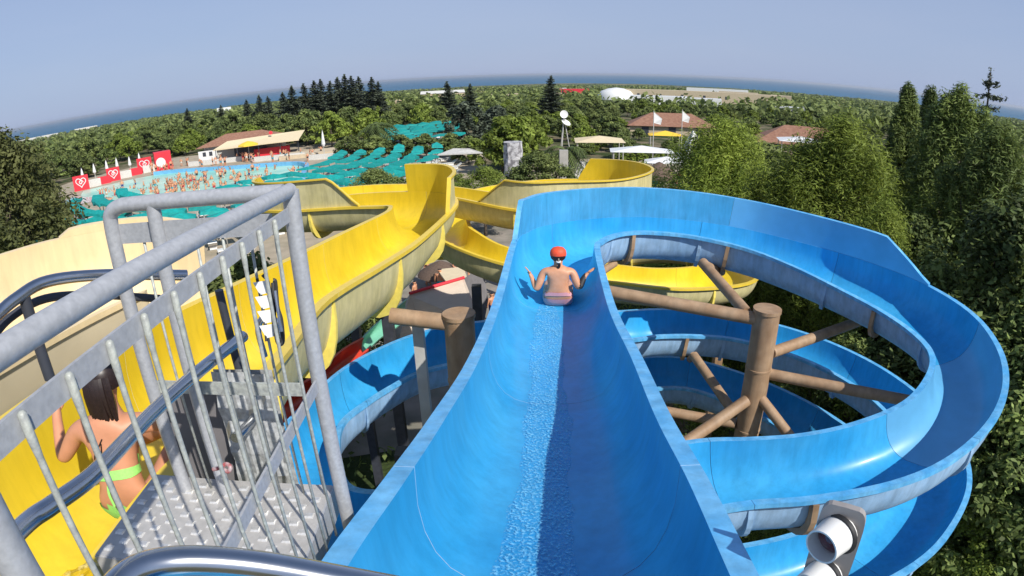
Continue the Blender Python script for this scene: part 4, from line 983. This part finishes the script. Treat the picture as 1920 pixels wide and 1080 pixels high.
for i, (az, d, topel) in enumerate([(-20.3, 132, .1), (-19.2, 138, .2), (-18.2, 128, .35), (-17.6, 140, .45), (-16.7, 134, .2), (-16.0, 142, .5), (-15.3, 136, .7), (-14.7, 130, .5), (-14.0, 138, .4), (-12.8, 126, .25), (-12.2, 130, -.2), (-21.2, 140, -.4),
                                    (-23.4, 150, -.4), (-22.6, 160, -.6), (-24.6, 158, -.7), (-27, 160, -.9), (-30.1, 155, -.8)]):
    p = polar(az, d); hh = d*math.tan(R_(topel))-p.z
    tree('conifer_tree', firs[i % 3], p, i*1.1, (hh/14*1.5, hh/14*1.5, hh/14*1.02), 'tall dark spiky conifer in the cluster above the restaurant roof' if i < 12 else 'dark pointed conifer standing alone left of the conifer cluster', 'tree', 'conifer cluster left of centre' if i < 12 else 'single conifers at the left')
for az, d, topel, lb in [(-5.7, 120, -.6, 'dark conifer, left one of the pair above the upper teal canopies'), (-3.5, 124, -.9, 'dark conifer, right one of the pair above the upper teal canopies'), (4.2, 118, -.35, 'tall dark conifer standing behind the satellite dish')]:
    p = polar(az, d); hh = d*math.tan(R_(topel))-p.z
    tree('conifer_tree', firs[1], p, az, (hh/14*1.7, hh/14*1.7, hh/14*1.03), lb, 'tree')
tree('cedar_tree', midp[0], polar(-4.2, 84), .4, (1.25, 1.25, .75), 'grey-green cedar with layered boughs right of the upper teal canopies', 'tree')
tree('cedar_tree', midp[0], polar(-1.0, 88), 2.4, (1.1, 1.1, .65), 'lower grey-green cedar behind the stone tower', 'tree')
for px, py, lb in [(620, 240, 'bright yellow-green tree right of the restaurant'), (690, 225, 'bright yellow-green tree behind the left palm'), (980, 235, 'bright green tree behind and left of the tower'), (940, 250, 'light green tree just behind the stone tower')]:
    dd = ray(px, py); a = math.degrees(math.atan2(dd.x, dd.y)); tree('bright_tree', mid[3], polar(a, 97 if px < 800 else 60), px, (.85, .85, .9), lb, 'tree')
for i, (x, y) in enumerate([(-20.5, 75.5), (-17.2, 74.2), (-13.6, 73.4), (-10.2, 72.8), (-7.0, 72.0), (-4.6, 67.5)]):
    tree('olive_tree', mid[i % 2], (x, y, GZ), i*1.3, (.60, .60, .45), 'low olive bush in the strip between the two fields of teal canopies', 'shrub', 'bushes between the canopy fields')
cans = [(12.6, 55, 4.2), (13.9, 50.5, 3.2), (9.6, 62, 4), (33, 64, 5), (18.4, 68, 3.2), (17.2, 53.5, 3.), (12.3, 47, 2.2), (5, 48, 1.8), (28, 100, 9), (42.5, 79, 9)]
k = 0
while k < 46:
    az = rnd.uniform(7, 33); d = rnd.uniform(46, 92); p = polar(az, d)
    if any(math.hypot(p.x-a, p.y-b) < c for a, b, c in cans) or any(math.hypot(p.x-q[0], p.y-q[1]) < 2.2 for q in placed): continue
    placed.append((p.x, p.y)); k += 1; s_ = rnd.uniform(.24, .40)
    tree('olive_tree', mid[k % 6], p, k*1.3, (s_, s_, s_*.95), 'small garden tree or shrub growing among the white canopies and roofs', 'shrub', 'garden shrubs round the white canopies')
# palms
def make_palm(h, L_, seed):
    rn = random.Random(seed); mb = MB(); tk = MB()
    tk.tube([(0, 0, 0), (.1, 0, h*.5), (0, .05, h)], [.28, .22, .2], 8)
    for k in range(34):
        a = rn.uniform(0, 6.28); up = rn.uniform(-.3, 1.); pts = []
        for t in (0, .25, .5, .75, 1): pts.append(Vector((math.cos(a)*L_*t*(1-.15*up), math.sin(a)*L_*t*(1-.15*up), h+L_*(up*t*.8-t*t*.85))))
        side = Vector((-math.sin(a), math.cos(a), 0))
        for i in range(4):
            for j in range(3):
                p0 = pts[i].lerp(pts[i+1], j/3); ww = L_*.22*math.sin(math.pi*(.12+.85*(i+j/3)/4)); fw = (pts[i+1]-pts[i]).normalized()
                for sg in (-1, 1):
                    mb.add([p0, p0+fw*.16*L_/2, p0+side*sg*ww+fw*.2*L_-Vector((0, 0, ww*.45))], [(0, 1, 2)])
    return mesh('crown', mb.v, mb.f, LPALM, smooth=False), mesh('trunk', tk.v, tk.f, M['bark'])
pm = make_palm(3.0, 2.6, 5)
tree('palm_tree', pm, polar(-12.6, 80), 0, 1.3, 'squat palm tree between the upper and lower teal canopies', 'palm')
tree('palm_tree', pm, polar(5.6, 50), 1, (.9, .9, 1.15), 'palm tree right of the stone tower beside the pale posts', 'palm')
tree('palm_tree', pm, polar(9.5, 46), 2, (.8, .8, .6), 'low palm left of the thatched umbrella', 'palm')
# far woodland: one mass
cs_, rs_ = [], []
nr = np.random.default_rng(5)
Cn = []
for k in range(3800):
    az = rnd.uniform(-60, 62); u = rnd.random(); d = 150*math.exp(u*2.9)
    if 9 < az < 24 and 175 < d < 345: continue
    p = polar(az, d)
    h_ = rnd.uniform(2.5, 5.5)*(1 if d > 200 else 1.1)
    Cn.append((p.x, p.y, p.z, h_, d))
C = []; N = []; S = []
for x, y, z, h_, d in Cn:
    n_ = 46 if d < 500 else 22; dd = unit(n_); dd[:, 2] = np.abs(dd[:, 2])
    wd = h_*.75*(1+d/900)
    C.append(np.array([x, y, z+.2])+dd*np.array([wd, wd, h_])*(nr.random((n_, 1))**.35)); N.append(dd+unit(n_)*.6); S.append(np.full(n_, .75+d*.0016)*nr.uniform(.6, 1.3, n_))
C = np.concatenate(C); N = np.concatenate(N); S = np.concatenate(S)
fw_ = quadmesh('far_woodland', quads(C, N, S, S*.8), LB)
tag(link('far_woodland', fw_), 'olive-green woods and orchards stretching to the coast', None, None, 'stuff')
# undergrowth beneath the slides
C = []; N = []; S = []
for k in range(900):
    az = rnd.uniform(-70, 75); d = rnd.uniform(4, 46); p = polar(az, d)
    if (-9 < p.x < 1 and 13 < p.y < 44) or (p.x < -6 and p.y > 30) or (-1 < p.x < 24 and p.y > 42): continue
    n_ = 60; dd = unit(n_); dd[:, 2] = np.abs(dd[:, 2]); C.append(np.array(p)+dd*np.array([1.0, 1.0, rnd.uniform(.4, 1.3)])); N.append(dd+unit(n_)*.7); S.append(.09*nr.uniform(.6, 1.5, n_))
C = np.concatenate(C); N = np.concatenate(N); S = np.concatenate(S)
tag(link('undergrowth', quadmesh('undergrowth', quads(C, N, S, S*.7), LB3)), 'dark leafy undergrowth covering the ground below the slides', None, None, 'stuff')

# ------------------------------------------------------------------ park: shade canopies, loungers, crowd, banners, buildings
def band(pts, w_, z, label, group):
    e = empty('shade_canopy', (pts[0].x, pts[0].y, GZ), 0, label, 'canopy', group); o0 = Vector(e.location)
    acc = 0.; L_ = 2.15
    for i in range(len(pts)-1):
        acc += (pts[i+1]-pts[i]).length
        if acc < L_: continue
        acc = 0.
        p = pts[i]; t = (pts[i+1]-pts[i]).normalized()
        if rnd.random() < .05: continue
        o = link('canopy_panel', PANEL[rnd.randrange(3)], e, Vector((p.x, p.y, z+rnd.uniform(-.12, .12)))-o0)
        o.rotation_euler = (rnd.uniform(-.10, .10), rnd.uniform(-.06, .06)-.08, math.atan2(t.y, t.x)); o.scale = (1, w_/2.4, 1)
        q = p-o0; q.z = 0
        link('pole', POLE, e, q)
    return e
PANEL = []
for k in range(3):
    mb = MB(); h_ = (.22, .3, .16)[k]
    mb.add([(-1.06, -1.2, -h_), (1.06, -1.2, -h_), (1.06, 1.2, -h_), (-1.06, 1.2, -h_), (-1.0, -1.1, 0), (1.0, -1.1, 0), (1.0, 1.1, 0), (-1.0, 1.1, 0), (0, 0, h_)],
           [(0, 1, 5, 4), (1, 2, 6, 5), (2, 3, 7, 6), (3, 0, 4, 7), (4, 5, 8), (5, 6, 8), (6, 7, 8), (7, 4, 8)])
    PANEL.append(mesh('canopy_panel', mb.v, mb.f, M['teal'], smooth=False))
mb = MB().tube([(0, 0, 0), (0, 0, 2.3)], .04, 6); POLE = mesh('pole', mb.v, mb.f, M['whitesteel'])
CX, CY = -29.5, 60.5
rowpts = []
for k in range(6):
    rx, ry = 11.2+2.15*k, 15.5+2.75*k
    pts = []
    for j in range(0, 241):
        a = R_(26-j*.70-(k*1.5)); pts.append(Vector((CX+rx*math.cos(a), CY+ry*math.sin(a), 0)))
    rowpts.append(pts)
    band(pts, 1.25, GZ+2.3, 'long curved teal shade canopy, %s row counted outward from the pool' % ['first', 'second', 'third', 'fourth', 'fifth', 'outermost'][k], 'curved teal canopies round the pool')
for k in range(5):
    a0 = Vector((-22.+1.1*k, 96-4.6*k, 0)); a1 = Vector((-7.8+.5*k, 101.5-5.6*k, 0)); md_ = (a0+a1)/2+Vector((0, 1.5, 0))
    band(catmull([a0, md_, a1], 30), 2.4, GZ+2.3, 'straight-ish teal shade canopy in the upper field, %s from the back' % ['first', 'second', 'third', 'fourth', 'fifth'][k], 'teal canopies in the upper field')
# loungers
mb = MB(); mb.box((0, .15, .3), (.62, 1.3, .05)); mb.box((0, -.75, .45), (.62, .6, .05), rot=Matrix.Rotation(R_(-32), 3, 'X'))
lseat = mesh('seat', mb.v, mb.f, M['white'], smooth=False)
mb = MB()
for x in (-.26, .26):
    mb.box((x, .05, .26), (.04, 1.5, .04)) if False else None
mb.box((0, .05, .14), (.5, 1.2, .24))
lleg = mesh('frame', mb.v, mb.f, M['white'], smooth=False)
lg = empty('sun_lounger', (-20, 50, GZ), 0, 'white sun lounger between the curved teal canopies', 'sun lounger', 'white loungers under the curved canopies'); link('seat', lseat, lg); link('frame', lleg, lg)
cnt = 0
for k in range(6):
    pts = rowpts[k]
    for j in range(0, len(pts)-1, 6):
        if rnd.random() < .28: continue
        p = pts[j]; c_ = Vector((CX, CY, 0)); d = (p-c_).normalized(); q = p+d*(1.35)+Vector((rnd.uniform(-.3, .3), rnd.uniform(-.3, .3), 0))
        dup(lg, (q.x, q.y, GZ+.02), math.atan2(d.y, d.x)+rnd.uniform(-.3, .3)+1.57, 'white sun lounger just outside the %s row of curved teal canopies' % ['first', 'second', 'third', 'fourth', 'fifth', 'outermost'][k]); cnt += 1
for k in range(46):
    u, v_ = rnd.random(), rnd.random(); q = Vector((-22+14*u, 97-20*v_, GZ+.02))
    dup(lg, q, rnd.uniform(0, 6), 'white sun lounger in the upper field of teal canopies', 'white loungers in the upper field')
# small people
def small_person(pose, m_skin, m_suit):
    F = Fig(); pv = F.a((0, 0, .92), (.15, .1)); ch = F.a((0, 0, 1.28), (.16, .1), pv); nk = F.a((0, 0, 1.46), .05, ch); F.a((0, 0, 1.62), .1, nk)
    for sx in (-1, 1):
        s1 = F.a((sx*.2, 0, 1.38), .05, ch)
        if pose == 1: e1 = F.a((sx*.42, .05, 1.5), .04, s1); F.a((sx*.45, .1, 1.75), .03, e1)
        else: e1 = F.a((sx*.28, .05, 1.12), .04, s1); F.a((sx*.26, .12, .9), .03, e1)
        h1 = F.a((sx*.1, 0, .86), .08, pv); k1 = F.a((sx*.12, .03*sx, .46), .055, h1); F.a((sx*.13, -.04*sx, .04), .045, k1)
    me = skin_body(F.p, F.e, F.r, 0, 0, 'body', m_skin)
    me.materials.append(m_suit); me.materials.append(M['hair'])
    for p in me.polygons:
        z = p.center.z; p.material_index = 1 if .76 < z < 1.0 and abs(p.center.x) < .2 else (2 if z > 1.62 else 0)
    return me
suits = [mat('suit_%s' % n, c, rough=.8) for n, c in (('navy', (.02, .04, .2)), ('crimson', (.5, .03, .05)), ('charcoal', (.03, .03, .035)), ('aqua', (.05, .35, .45)), ('ivory', (.7, .68, .6)))]
sk = [M['skin'], M['skin_t']]
SP = [small_person(i % 2, sk[i % 2], suits[i % 5]) for i in range(10)]
from math import hypot
def inpoly(x, y, P):
    c = False; j = len(P)-1
    for i in range(len(P)):
        if (P[i][1] > y) != (P[j][1] > y) and x < (P[j][0]-P[i][0])*(y-P[i][1])/(P[j][1]-P[i][1])+P[i][0]: c = not c
        j = i
    return c
def person(x, y, z, label, group):
    o = link('person', rnd.choice(SP), None, (x, y, z)); o.rotation_euler = (0, 0, rnd.uniform(0, 6.28)); s_ = rnd.uniform(.68, .92); o.scale = (s_,)*3
    return tag(o, label, 'person', group)
k = 0
while k < 145:
    if rnd.random() < .6: x, y = rnd.gauss(-37, 5.0), rnd.gauss(62, 4.0)
    else: x, y = rnd.uniform(-52, -23), rnd.uniform(52, 73)
    if not inpoly(x, y, pp): continue
    person(x, y, GZ-rnd.uniform(.35, .9), 'bather standing waist-deep in the crowded turquoise wave pool', 'bathers in the wave pool'); k += 1
for k in range(45):
    x, y = rnd.uniform(-60, -26), rnd.uniform(76, 84); person(x, y, GZ+.02, 'person on the terrace beyond the pool near the banners', 'people on the terrace behind the pool')
for k in range(14):
    x, y = rnd.uniform(14, 22), rnd.uniform(42, 56); person(x, y, GZ+.02, 'person standing by the white canopies at the right', 'people by the white canopies')
for k in range(14):
    x, y = rnd.uniform(-6, 0), rnd.uniform(20, 34); person(x, y, GZ+.02, 'person on the path seen below the yellow bends', 'people on the path under the slides')
for k in range(22):
    x, y = rnd.uniform(-22, -8), rnd.uniform(74, 96); person(x, y, GZ+.02, 'person between the upper teal canopies', 'people in the upper canopy field')
# lettered banners: red boards with a white double-outline heart
def heart(mb, c, xx_, zz_, s_, th, off):
    for sg in (-1, 1):
        pts = []
        for k in range(13):
            t = math.pi*k/12
            x = 16*math.sin(t)**3; y = 13*math.cos(t)-5*math.cos(2*t)-2*math.cos(3*t)-math.cos(4*t)
            pts.append(c + xx_*sg*x/17*s_ + zz_*(y/17)*s_ + off)
        mb.tube(pts, th, 5)
    pts = [c+xx_*(math.cos(a)*.42*s_*(1-i/20))+zz_*(math.sin(a)*.42*s_*(1-i/20)-.05*s_)+off for i, a in enumerate([R_(30*q_) for q_ in range(16)])]
    mb.tube(pts, th, 5)
def banner(x, y, w_, h_, rz, label, hs=1., z0=0.):
    e = empty('ice_cream_banner', (x, y, GZ+z0), rz, label, 'banner')
    MB().box((0, 0, h_/2), (w_, .08, h_)).build('board', M['redplain'], e)
    mb = MB(); heart(mb, Vector((0, -.07, h_*.55)), Vector((1, 0, 0)), Vector((0, 0, 1)), h_*.36*hs, .07*hs, Vector((0, 0, 0))); mb.build('heart_logo', M['white'], e)
    return e
rz0 = R_(38)
banner(-58.8, 68.8, 2.2, 2.1, rz0, 'red ice cream banner with a white heart, nearest the left trees')
banner(-57.3, 74.6, 2.0, 2.0, rz0, 'red ice cream banner with a white heart, middle of the row')
banner(-55.6, 80.6, 2.3, 2.3, rz0, 'red ice cream banner with a white heart beside the tall red box')
def wallbox(x, y, d, rz, m, name, label, cat):
    o = MB().box((0, 0, d[2]/2), d).build(name, M[m], None, (x, y, GZ+.02)); o.rotation_euler = (0, 0, rz); return tag(o, label, cat)
e = empty('kiosk', (-53.2, 82.2, GZ), rz0, 'tall solid red kiosk with a white oval at the right end of the banner row', 'kiosk')
MB().box((0, 0, 1.4), (2.6, 2.0, 2.8)).build('cabin', M['redplain'], e)
mb = MB(); mb.lathe([(0, 0), (.75, 0), (.75, .05), (0, .05)], 20, (-.4, -1.02, 1.2), axis=(0, -1, 0)); mb.build('oval_sign', M['white'], e)
for i, (x, y) in enumerate([(-58.2, 71.0), (-57.7, 72.8), (-56.6, 76.6), (-56.0, 78.6), (-54.6, 80.2)]):
    wallbox(x, y, (1.9, .08, 1.1), rz0, 'redplain' if i % 2 else 'dirtywhite', 'low_banner', ['low grey board right of the nearest heart banner', 'low red board right of the nearest heart banner', 'low grey board right of the middle heart banner', 'low red board right of the middle heart banner', 'low grey board in front of the third heart banner'][i], 'board')
def umbrella(x, y, r, h_, m, label, closed=False, group=None):
    e = empty('parasol', (x, y, GZ), 0, label, 'parasol', group)
    MB().tube([(0, 0, 0), (0, 0, h_)], .05, 6).build('pole', M['whitesteel'], e)
    if closed: MB().lathe([(.16, h_*.42), (.28, h_*.5), (.14, h_*.85), (0, h_*1.04)], 8).build('canopy', M[m], e)
    else: MB().lathe([(r, h_*.80), (r*.98, h_*.86), (r*.5, h_*.97), (0, h_*1.04)], 8).build('canopy', M[m], e)
    return e
for i, (px, py) in enumerate([(158, 322), (180, 312), (203, 305), (222, 300), (246, 298), (264, 290)]):
    p = onz(px, py+26, GZ); umbrella(p.x, p.y, 1, 2.6, 'white', 'closed white parasol in the row behind the red banners', True, 'closed parasols behind the banners')
umbrella(-38.0, 82.0, 1.6, 2.9, 'orange', 'open yellow parasol in front of the restaurant')
umbrella(-25.5, 79.5, .8, 3.8, 'white', 'closed white parasol right of the palm at the upper canopies', True)
# restaurant
rt = empty('restaurant', onz(478, 297, GZ)+Vector((0, 3, 0)), R_(16), 'restaurant with brown hipped roof, cream awning and red counter behind the pool', 'building')
rt.scale = (.74, .74, .72)
MB().box((-4, 4, 1.7), (17, 8, 3.4)).build('wall', M['dirtywhite'], rt)
V = [(-14, -1.5, 3.3), (6, -1.5, 3.3), (6, 9, 3.3), (-14, 9, 3.3), (-8, 3.7, 5.4), (0, 3.7, 5.4)]
MB().add(V, [(0, 1, 5, 4), (1, 2, 5), (2, 3, 4, 5), (3, 0, 4), (3, 2, 1, 0)]).build('roof', M['tileroof'], rt)
V = [(-9.5, -4.6, 2.9), (8.5, -5.5, 3.1), (9.5, 1.5, 4.5), (-7, -1.0, 4.1), (-9.5, -4.6, 2.7), (8.5, -5.5, 2.9)]
MB().add(V, [(0, 1, 2, 3), (4, 5, 1, 0)]).build('awning', M['awning'], rt)
for x in (-9, -4.5, 0, 4.5, 8.2): MB().tube([(x, -4.7, 0), (x, -4.7, 2.85)], .08, 6).build('post', M['darksteel'], rt)
MB().box((2.5, -2.6, 1.0), (7.5, .8, 1.6)).build('counter', M['redplain'], rt)
MB().box((-11.5, -1.1, 1.3), (4, .3, 2.6)).build('white_panel', M['white'], rt)
for x in (-12.2, -10.8): MB().box((x, -1.27, 1.9), (.7, .06, .9)).build('window', M['darksteel'], rt)
MB().box((-2, -2.3, 1.3), (7, .2, 2.5)).build('opening_shade', M['darksteel'], rt)  # solid dark slab standing in for the shade inside the open front
MB().lathe([(0, 0), (.4, 0), (.4, .12), (0, .12)], 16, (2.4, -1.0, 4.8), axis=(0, -1, .1)).build('round_sign', M['redplain'], rt)
wallbox(-29, 83.5, (9, 5, .5), R_(20), 'sand', 'sand_platform', 'sandy raised platform right of the restaurant counter', 'platform')
for i, (x, y, L_) in enumerate([(-44, 82.5, 9), (-33, 81, 8), (-24.8, 78.0, 5)]):
    wallbox(x, y, (L_, .4, .7), R_(6), 'dirtywhite', 'low_wall', ['low white wall left of the yellow parasol', 'low white wall right of the yellow parasol', 'low white wall reaching the teal canopies'][i], 'wall')
# right-hand park
tw = MB()
vs = []; NZ = 14; K = 12
for j in range(NZ+1):
    for k in range(K):
        a = 2*math.pi*k/K; r = .72*(1/max(abs(math.cos(a)), abs(math.sin(a))))**.85*rnd.uniform(.93, 1.05)
        vs.append((r*math.cos(a), r*math.sin(a), 4.95*j/NZ))
tw.add(vs, [(j*K+k, j*K+(k+1) % K, (j+1)*K+(k+1) % K, (j+1)*K+k) for j in range(NZ) for k in range(K)]+[tuple(NZ*K+k for k in range(K))])
tag(tw.build('stone_tower', M['stone'], None, (.35, 44.5, GZ), smooth=True), 'narrow rough grey and white stone tower standing behind the slides', 'tower')
pd = empty('satellite_dish', polar(5.4, 66), 0, 'white satellite dish on a tripod frame in front of the dark conifer', 'dish')
MB().lathe([(0, .0), (.26, .04), (.45, .13), (.45, .15), (.26, .06), (0, .03)], 20, (0, 0, 5.5), axis=(.1, -1, .3)).build('dish', M['white'], pd, smooth=True)
MB().lathe([(0, .0), (.3, .03), (.55, .08), (.55, .11), (0, .07)], 18, (.2, 0, 4.55), axis=(.5, -.5, .9)).build('lower_panel', M['white'], pd, smooth=True)
for a in (0, 2.1, 4.2): MB().tube([(0, 0, 5.3), (.9*math.cos(a), 1.1*math.sin(a), 0)], .05, 6).build('leg', M['whitesteel'], pd)
def roofhouse(x, y, wx, wy, hw_, hr_, rz, label, m='tileroof'):
    e = empty('terracotta_roof_building', (x, y, GZ), rz, label, 'building')
    MB().box((0, 0, hw_/2), (wx-1, wy-1, hw_)).build('wall', M['sand'], e)
    V = [(-wx/2, -wy/2, hw_), (wx/2, -wy/2, hw_), (wx/2, wy/2, hw_), (-wx/2, wy/2, hw_), (-wx/2+wy*.45, 0, hw_+hr_), (wx/2-wy*.45, 0, hw_+hr_)]
    MB().add(V, [(0, 1, 5, 4), (1, 2, 5), (2, 3, 4, 5), (3, 0, 4), (3, 2, 1, 0)]).build('roof', M[m], e)
    for k in range(3): MB().box((-wx*.3+k*wx*.3, -wy/2+.48, hw_*.5), (1.2, .1, 1.3)).build('window', M['darksteel'], e)
    return e
roofhouse(28, 100, 15, 9, 1.5, 2.0, R_(-12), 'long terracotta-roofed building behind the white pyramid tent')
roofhouse(42.5, 79, 15, 10, 1.4, 2.3, R_(-22), 'terracotta-roofed building right of the first pine, behind the flat white canopy')
def flatcan(x, y, wx, wy, z, rz, label, m='white'):
    e = empty('flat_canopy', (x, y, GZ), rz, label, 'canopy')
    V = [(-wx/2, -wy/2, z), (wx/2, -wy/2, z), (wx/2, wy/2, z), (-wx/2, wy/2, z), (0, 0, z+.5)]
    MB().add(V, [(0, 1, 4), (1, 2, 4), (2, 3, 4), (3, 0, 4), (3, 2, 1, 0)]).build('roof_sheet', M[m], e)
    for sx in (-1, 1):
        for sy in (-1, 1): MB().tube([(sx*wx*.45, sy*wy*.45, 0), (sx*wx*.45, sy*wy*.45, z)], .05, 6).build('pole', M['whitesteel'], e)
flatcan(12.6, 55, 6.0, 3.0, 2.8, R_(-8), 'long flat white canopy left of the pyramid tent')
flatcan(13.9, 50.5, 4.0, 2.4, 2.4, R_(-14), 'smaller flat white canopy in front of the long one')
flatcan(9.6, 62, 5.2, 4.5, 3.0, R_(-5), 'cream cloth cover left of the white canopies', 'awning')
flatcan(34, 64, 5.5, 4.5, 3.2, R_(-20), 'large flat white canopy below the right terracotta roof')
flatcan(18.4, 68, 4.0, 2.5, 3.0, R_(-10), 'narrow yellow cloth canopy behind the pyramid tent', 'orange')
pt = empty('pyramid_tent', (17.2, 53.5, GZ), .2, 'peaked white tensile tent with steep sides right of the flat canopies', 'tent')
V = [(-1.9, -1.6, 2.0), (1.9, -1.6, 2.0), (1.9, 1.6, 2.0), (-1.9, 1.6, 2.0), (-.1, -.1, 4.9), (.1, -.1, 4.9), (.1, .1, 4.9), (-.1, .1, 4.9),
     (-.9, -.75, 3.0), (.9, -.75, 3.0), (.9, .75, 3.0), (-.9, .75, 3.0)]
F_ = []
for k in range(4): F_ += [(k, (k+1) % 4, 8+(k+1) % 4, 8+k), (8+k, 8+(k+1) % 4, 4+(k+1) % 4, 4+k)]
MB().add(V, F_+[(4, 5, 6, 7)]).build('tent_cloth', M['white'], pt)
for sx in (-1, 1):
    for sy in (-1, 1): MB().tube([(sx*1.8, sy*1.5, 0), (sx*1.8, sy*1.5, 2)], .06, 6).build('pole', M['whitesteel'], pt)
for i, (az, d) in enumerate([(14.0, 60), (16.7, 64)]):
    p = polar(az, d); e = empty('flag', p, 0, ['white flag on a pole left, above the long flat canopy', 'white flag on a pole right, in front of the terracotta roof'][i], 'flag')
    MB().tube([(0, 0, 0), (0, 0, 6.4)], .04, 6).build('pole', M['whitesteel'], e)
    MB().add([(0, 0, 6.3), (.9, .1, 5.6), (.8, .25, 5.0), (0, 0, 5.2), (0, .02, 6.3), (.9, .12, 5.6), (.8, .27, 5.0), (0, .02, 5.2)], [(0, 1, 2, 3), (7, 6, 5, 4), (0, 4, 5, 1), (1, 5, 6, 2), (2, 6, 7, 3)]).build('cloth', M['white'], e)
hu = empty('thatched_umbrella', (12.3, 47, GZ), 0, 'brown thatched umbrella left of the shaded pines', 'thatched umbrella')
MB().tube([(0, 0, 0), (0, 0, 2.4)], .09, 8).build('pole', M['bark'], hu)
mb = MB().lathe([(1.6, 1.6), (1.5, 1.85), (.9, 2.4), (.25, 2.85), (0, 2.95)], 20)
mb.build('thatch', M['thatch'], hu, smooth=True)
h4 = dup(hu, (-3.4, 26.5, GZ), 1., 'brown thatched umbrella on the path below the yellow bends'); h4.scale = (.7, .7, .5)
e = empty('white_posts', (5.0, 48, GZ), 0, 'pair of pale posts with white caps beside the paved square', 'posts')
MB().box((-.5, 0, 1.9), (.7, .5, 3.8)).build('post', M['concrete'], e); MB().box((1.0, 1.5, 1.3), (.9, .5, 2.6)).build('post', M['dirtywhite'], e)
for i, (x, y) in enumerate([(15.0, 47.5), (12.5, 51.5), (16.6, 48.0)]):
    wallbox(x, y, (1.6, .6, 1.0), .2*i, 'teal', 'teal_counter', ['teal counter under the smaller white canopy', 'teal counter left of the smaller canopy', 'teal counter near the thatched umbrella, right'][i], 'counter')
gr = slabpoly([onz(820, 290, -7.4), onz(905, 286, -7.4), onz(880, 278, -7.0), onz(850, 278, -7.0)], .1, M['whitesteel'], 'grey_tent', 'low grey tent roof right of the curved teal canopies', 'tent')
# far buildings and fields
def far_house(px, py, d, wx, hh, m, label, roof=None, wy=8):
    dd = ray(px, py); a = math.degrees(math.atan2(dd.x, dd.y)); p = polar(a, d)
    e = empty('farm_building', p, -R_(a), label, 'building')
    MB().box((0, 0, hh/2), (wx, wy, hh)).build('wall', M[m], e)
    n = max(2, int(wx/6))
    if roof: MB().add([(-wx/2-.3, -wy/2-.3, hh), (wx/2+.3, -wy/2-.3, hh), (wx/2+.3, wy/2, hh), (-wx/2-.3, wy/2, hh), (-wx/2, 0, hh+1.6), (wx/2, 0, hh+1.6)], [(0, 1, 5, 4), (1, 2, 5), (2, 3, 4, 5), (3, 0, 4)]).build('roof', M[roof], e)
    for k in range(min(n, 8)): MB().box((-wx/2+wx*(k+.5)/min(n, 8), -wy/2-.03, hh*.5), (1.2, .1, 1.4)).build('window', M['darksteel'], e)
for a in [(1300, 178, 300, 86, 5.2, 'sand', 'long low sandy wall building spreading across the right horizon', None), (1385, 172, 345, 22, 5.5, 'sand', 'sandy farmhouse at the right end of the long wall', None),
          (1345, 168, 400, 40, 6.5, 'white', 'long thin white shed roof behind the sandy wall', None), (1075, 172, 420, 22, 4.0, 'redplain', 'red-painted shed beside the white dome', None),
          (1045, 166, 520, 16, 4, 'dirtywhite', 'small white farmhouse left of the red shed', None), (830, 178, 360, 26, 4, 'sand', 'pale villa left of the paired conifers', 'dirtywhite'),
          (780, 184, 330, 40, 2.0, 'sand', 'pale sandy field wall below the villa', None), (920, 181, 330, 30, 2.6, 'sand', 'pale wall with a reddish gate right of the paired conifers', None), (960, 180, 345, 60, 2.2, 'sand', 'long pale field wall in the centre distance', None),
          (420, 205, 700, 16, 6, 'white', 'tiny white house by the left coast', None), (70, 245, 1500, 90, 6, 'dirtywhite', 'pale coastal village strip at the far left', None), (160, 232, 1700, 60, 7, 'dirtywhite', 'pale coastal houses right of the left tree', None),
          (1235, 191, 235, 22, 3.4, 'white', 'white greenhouse below the sandy wall, left', None), (1310, 193, 230, 17, 3.2, 'white', 'white greenhouse below the sandy wall, right', None), (1465, 175, 360, 12, 5, 'sand', 'small tan house between dark trees at the right', None),
          (1475, 206, 190, 8, 3, 'white', 'white shed behind the right terracotta roof', None), (1510, 203, 200, 7, 3, 'white', 'second small white shed behind the right terracotta roof', None), (1770, 190, 500, 26, 6, 'dirtywhite', 'pale farmhouse near the horizon at the far right', 'tileroof')]:
    far_house(*a)
dp = polar(10.4, 300); e = MB().lathe([(9.5, 0), (9.2, 2.2), (7.5, 4.2), (4, 5.4), (0, 5.9)], 28).build('white_dome', M['white'], None, dp, smooth=True); tag(e, 'white domed inflatable hall at the centre right of the horizon', 'dome')
# haze
hz = MB().box((0, 0, 0), (125000, 125000, 75)).build('haze', None, None, (0, 0, -25.0))
hz.data.materials.clear()
hm = bpy.data.materials.new('haze'); hm.use_nodes = True; t = hm.node_tree; t.nodes.clear()
pv_ = _n(t, 'ShaderNodeVolumePrincipled'); pv_.inputs['Color'].default_value = (.80, .86, .95, 1); pv_.inputs['Density'].default_value = .00007; pv_.inputs['Anisotropy'].default_value = .2
oo = _n(t, 'ShaderNodeOutputMaterial'); t.links.new(pv_.outputs[0], oo.inputs['Volume']); hz.data.materials.append(hm)
tag(hz, None, None, None, 'stuff')
print('objects', len(bpy.data.objects))
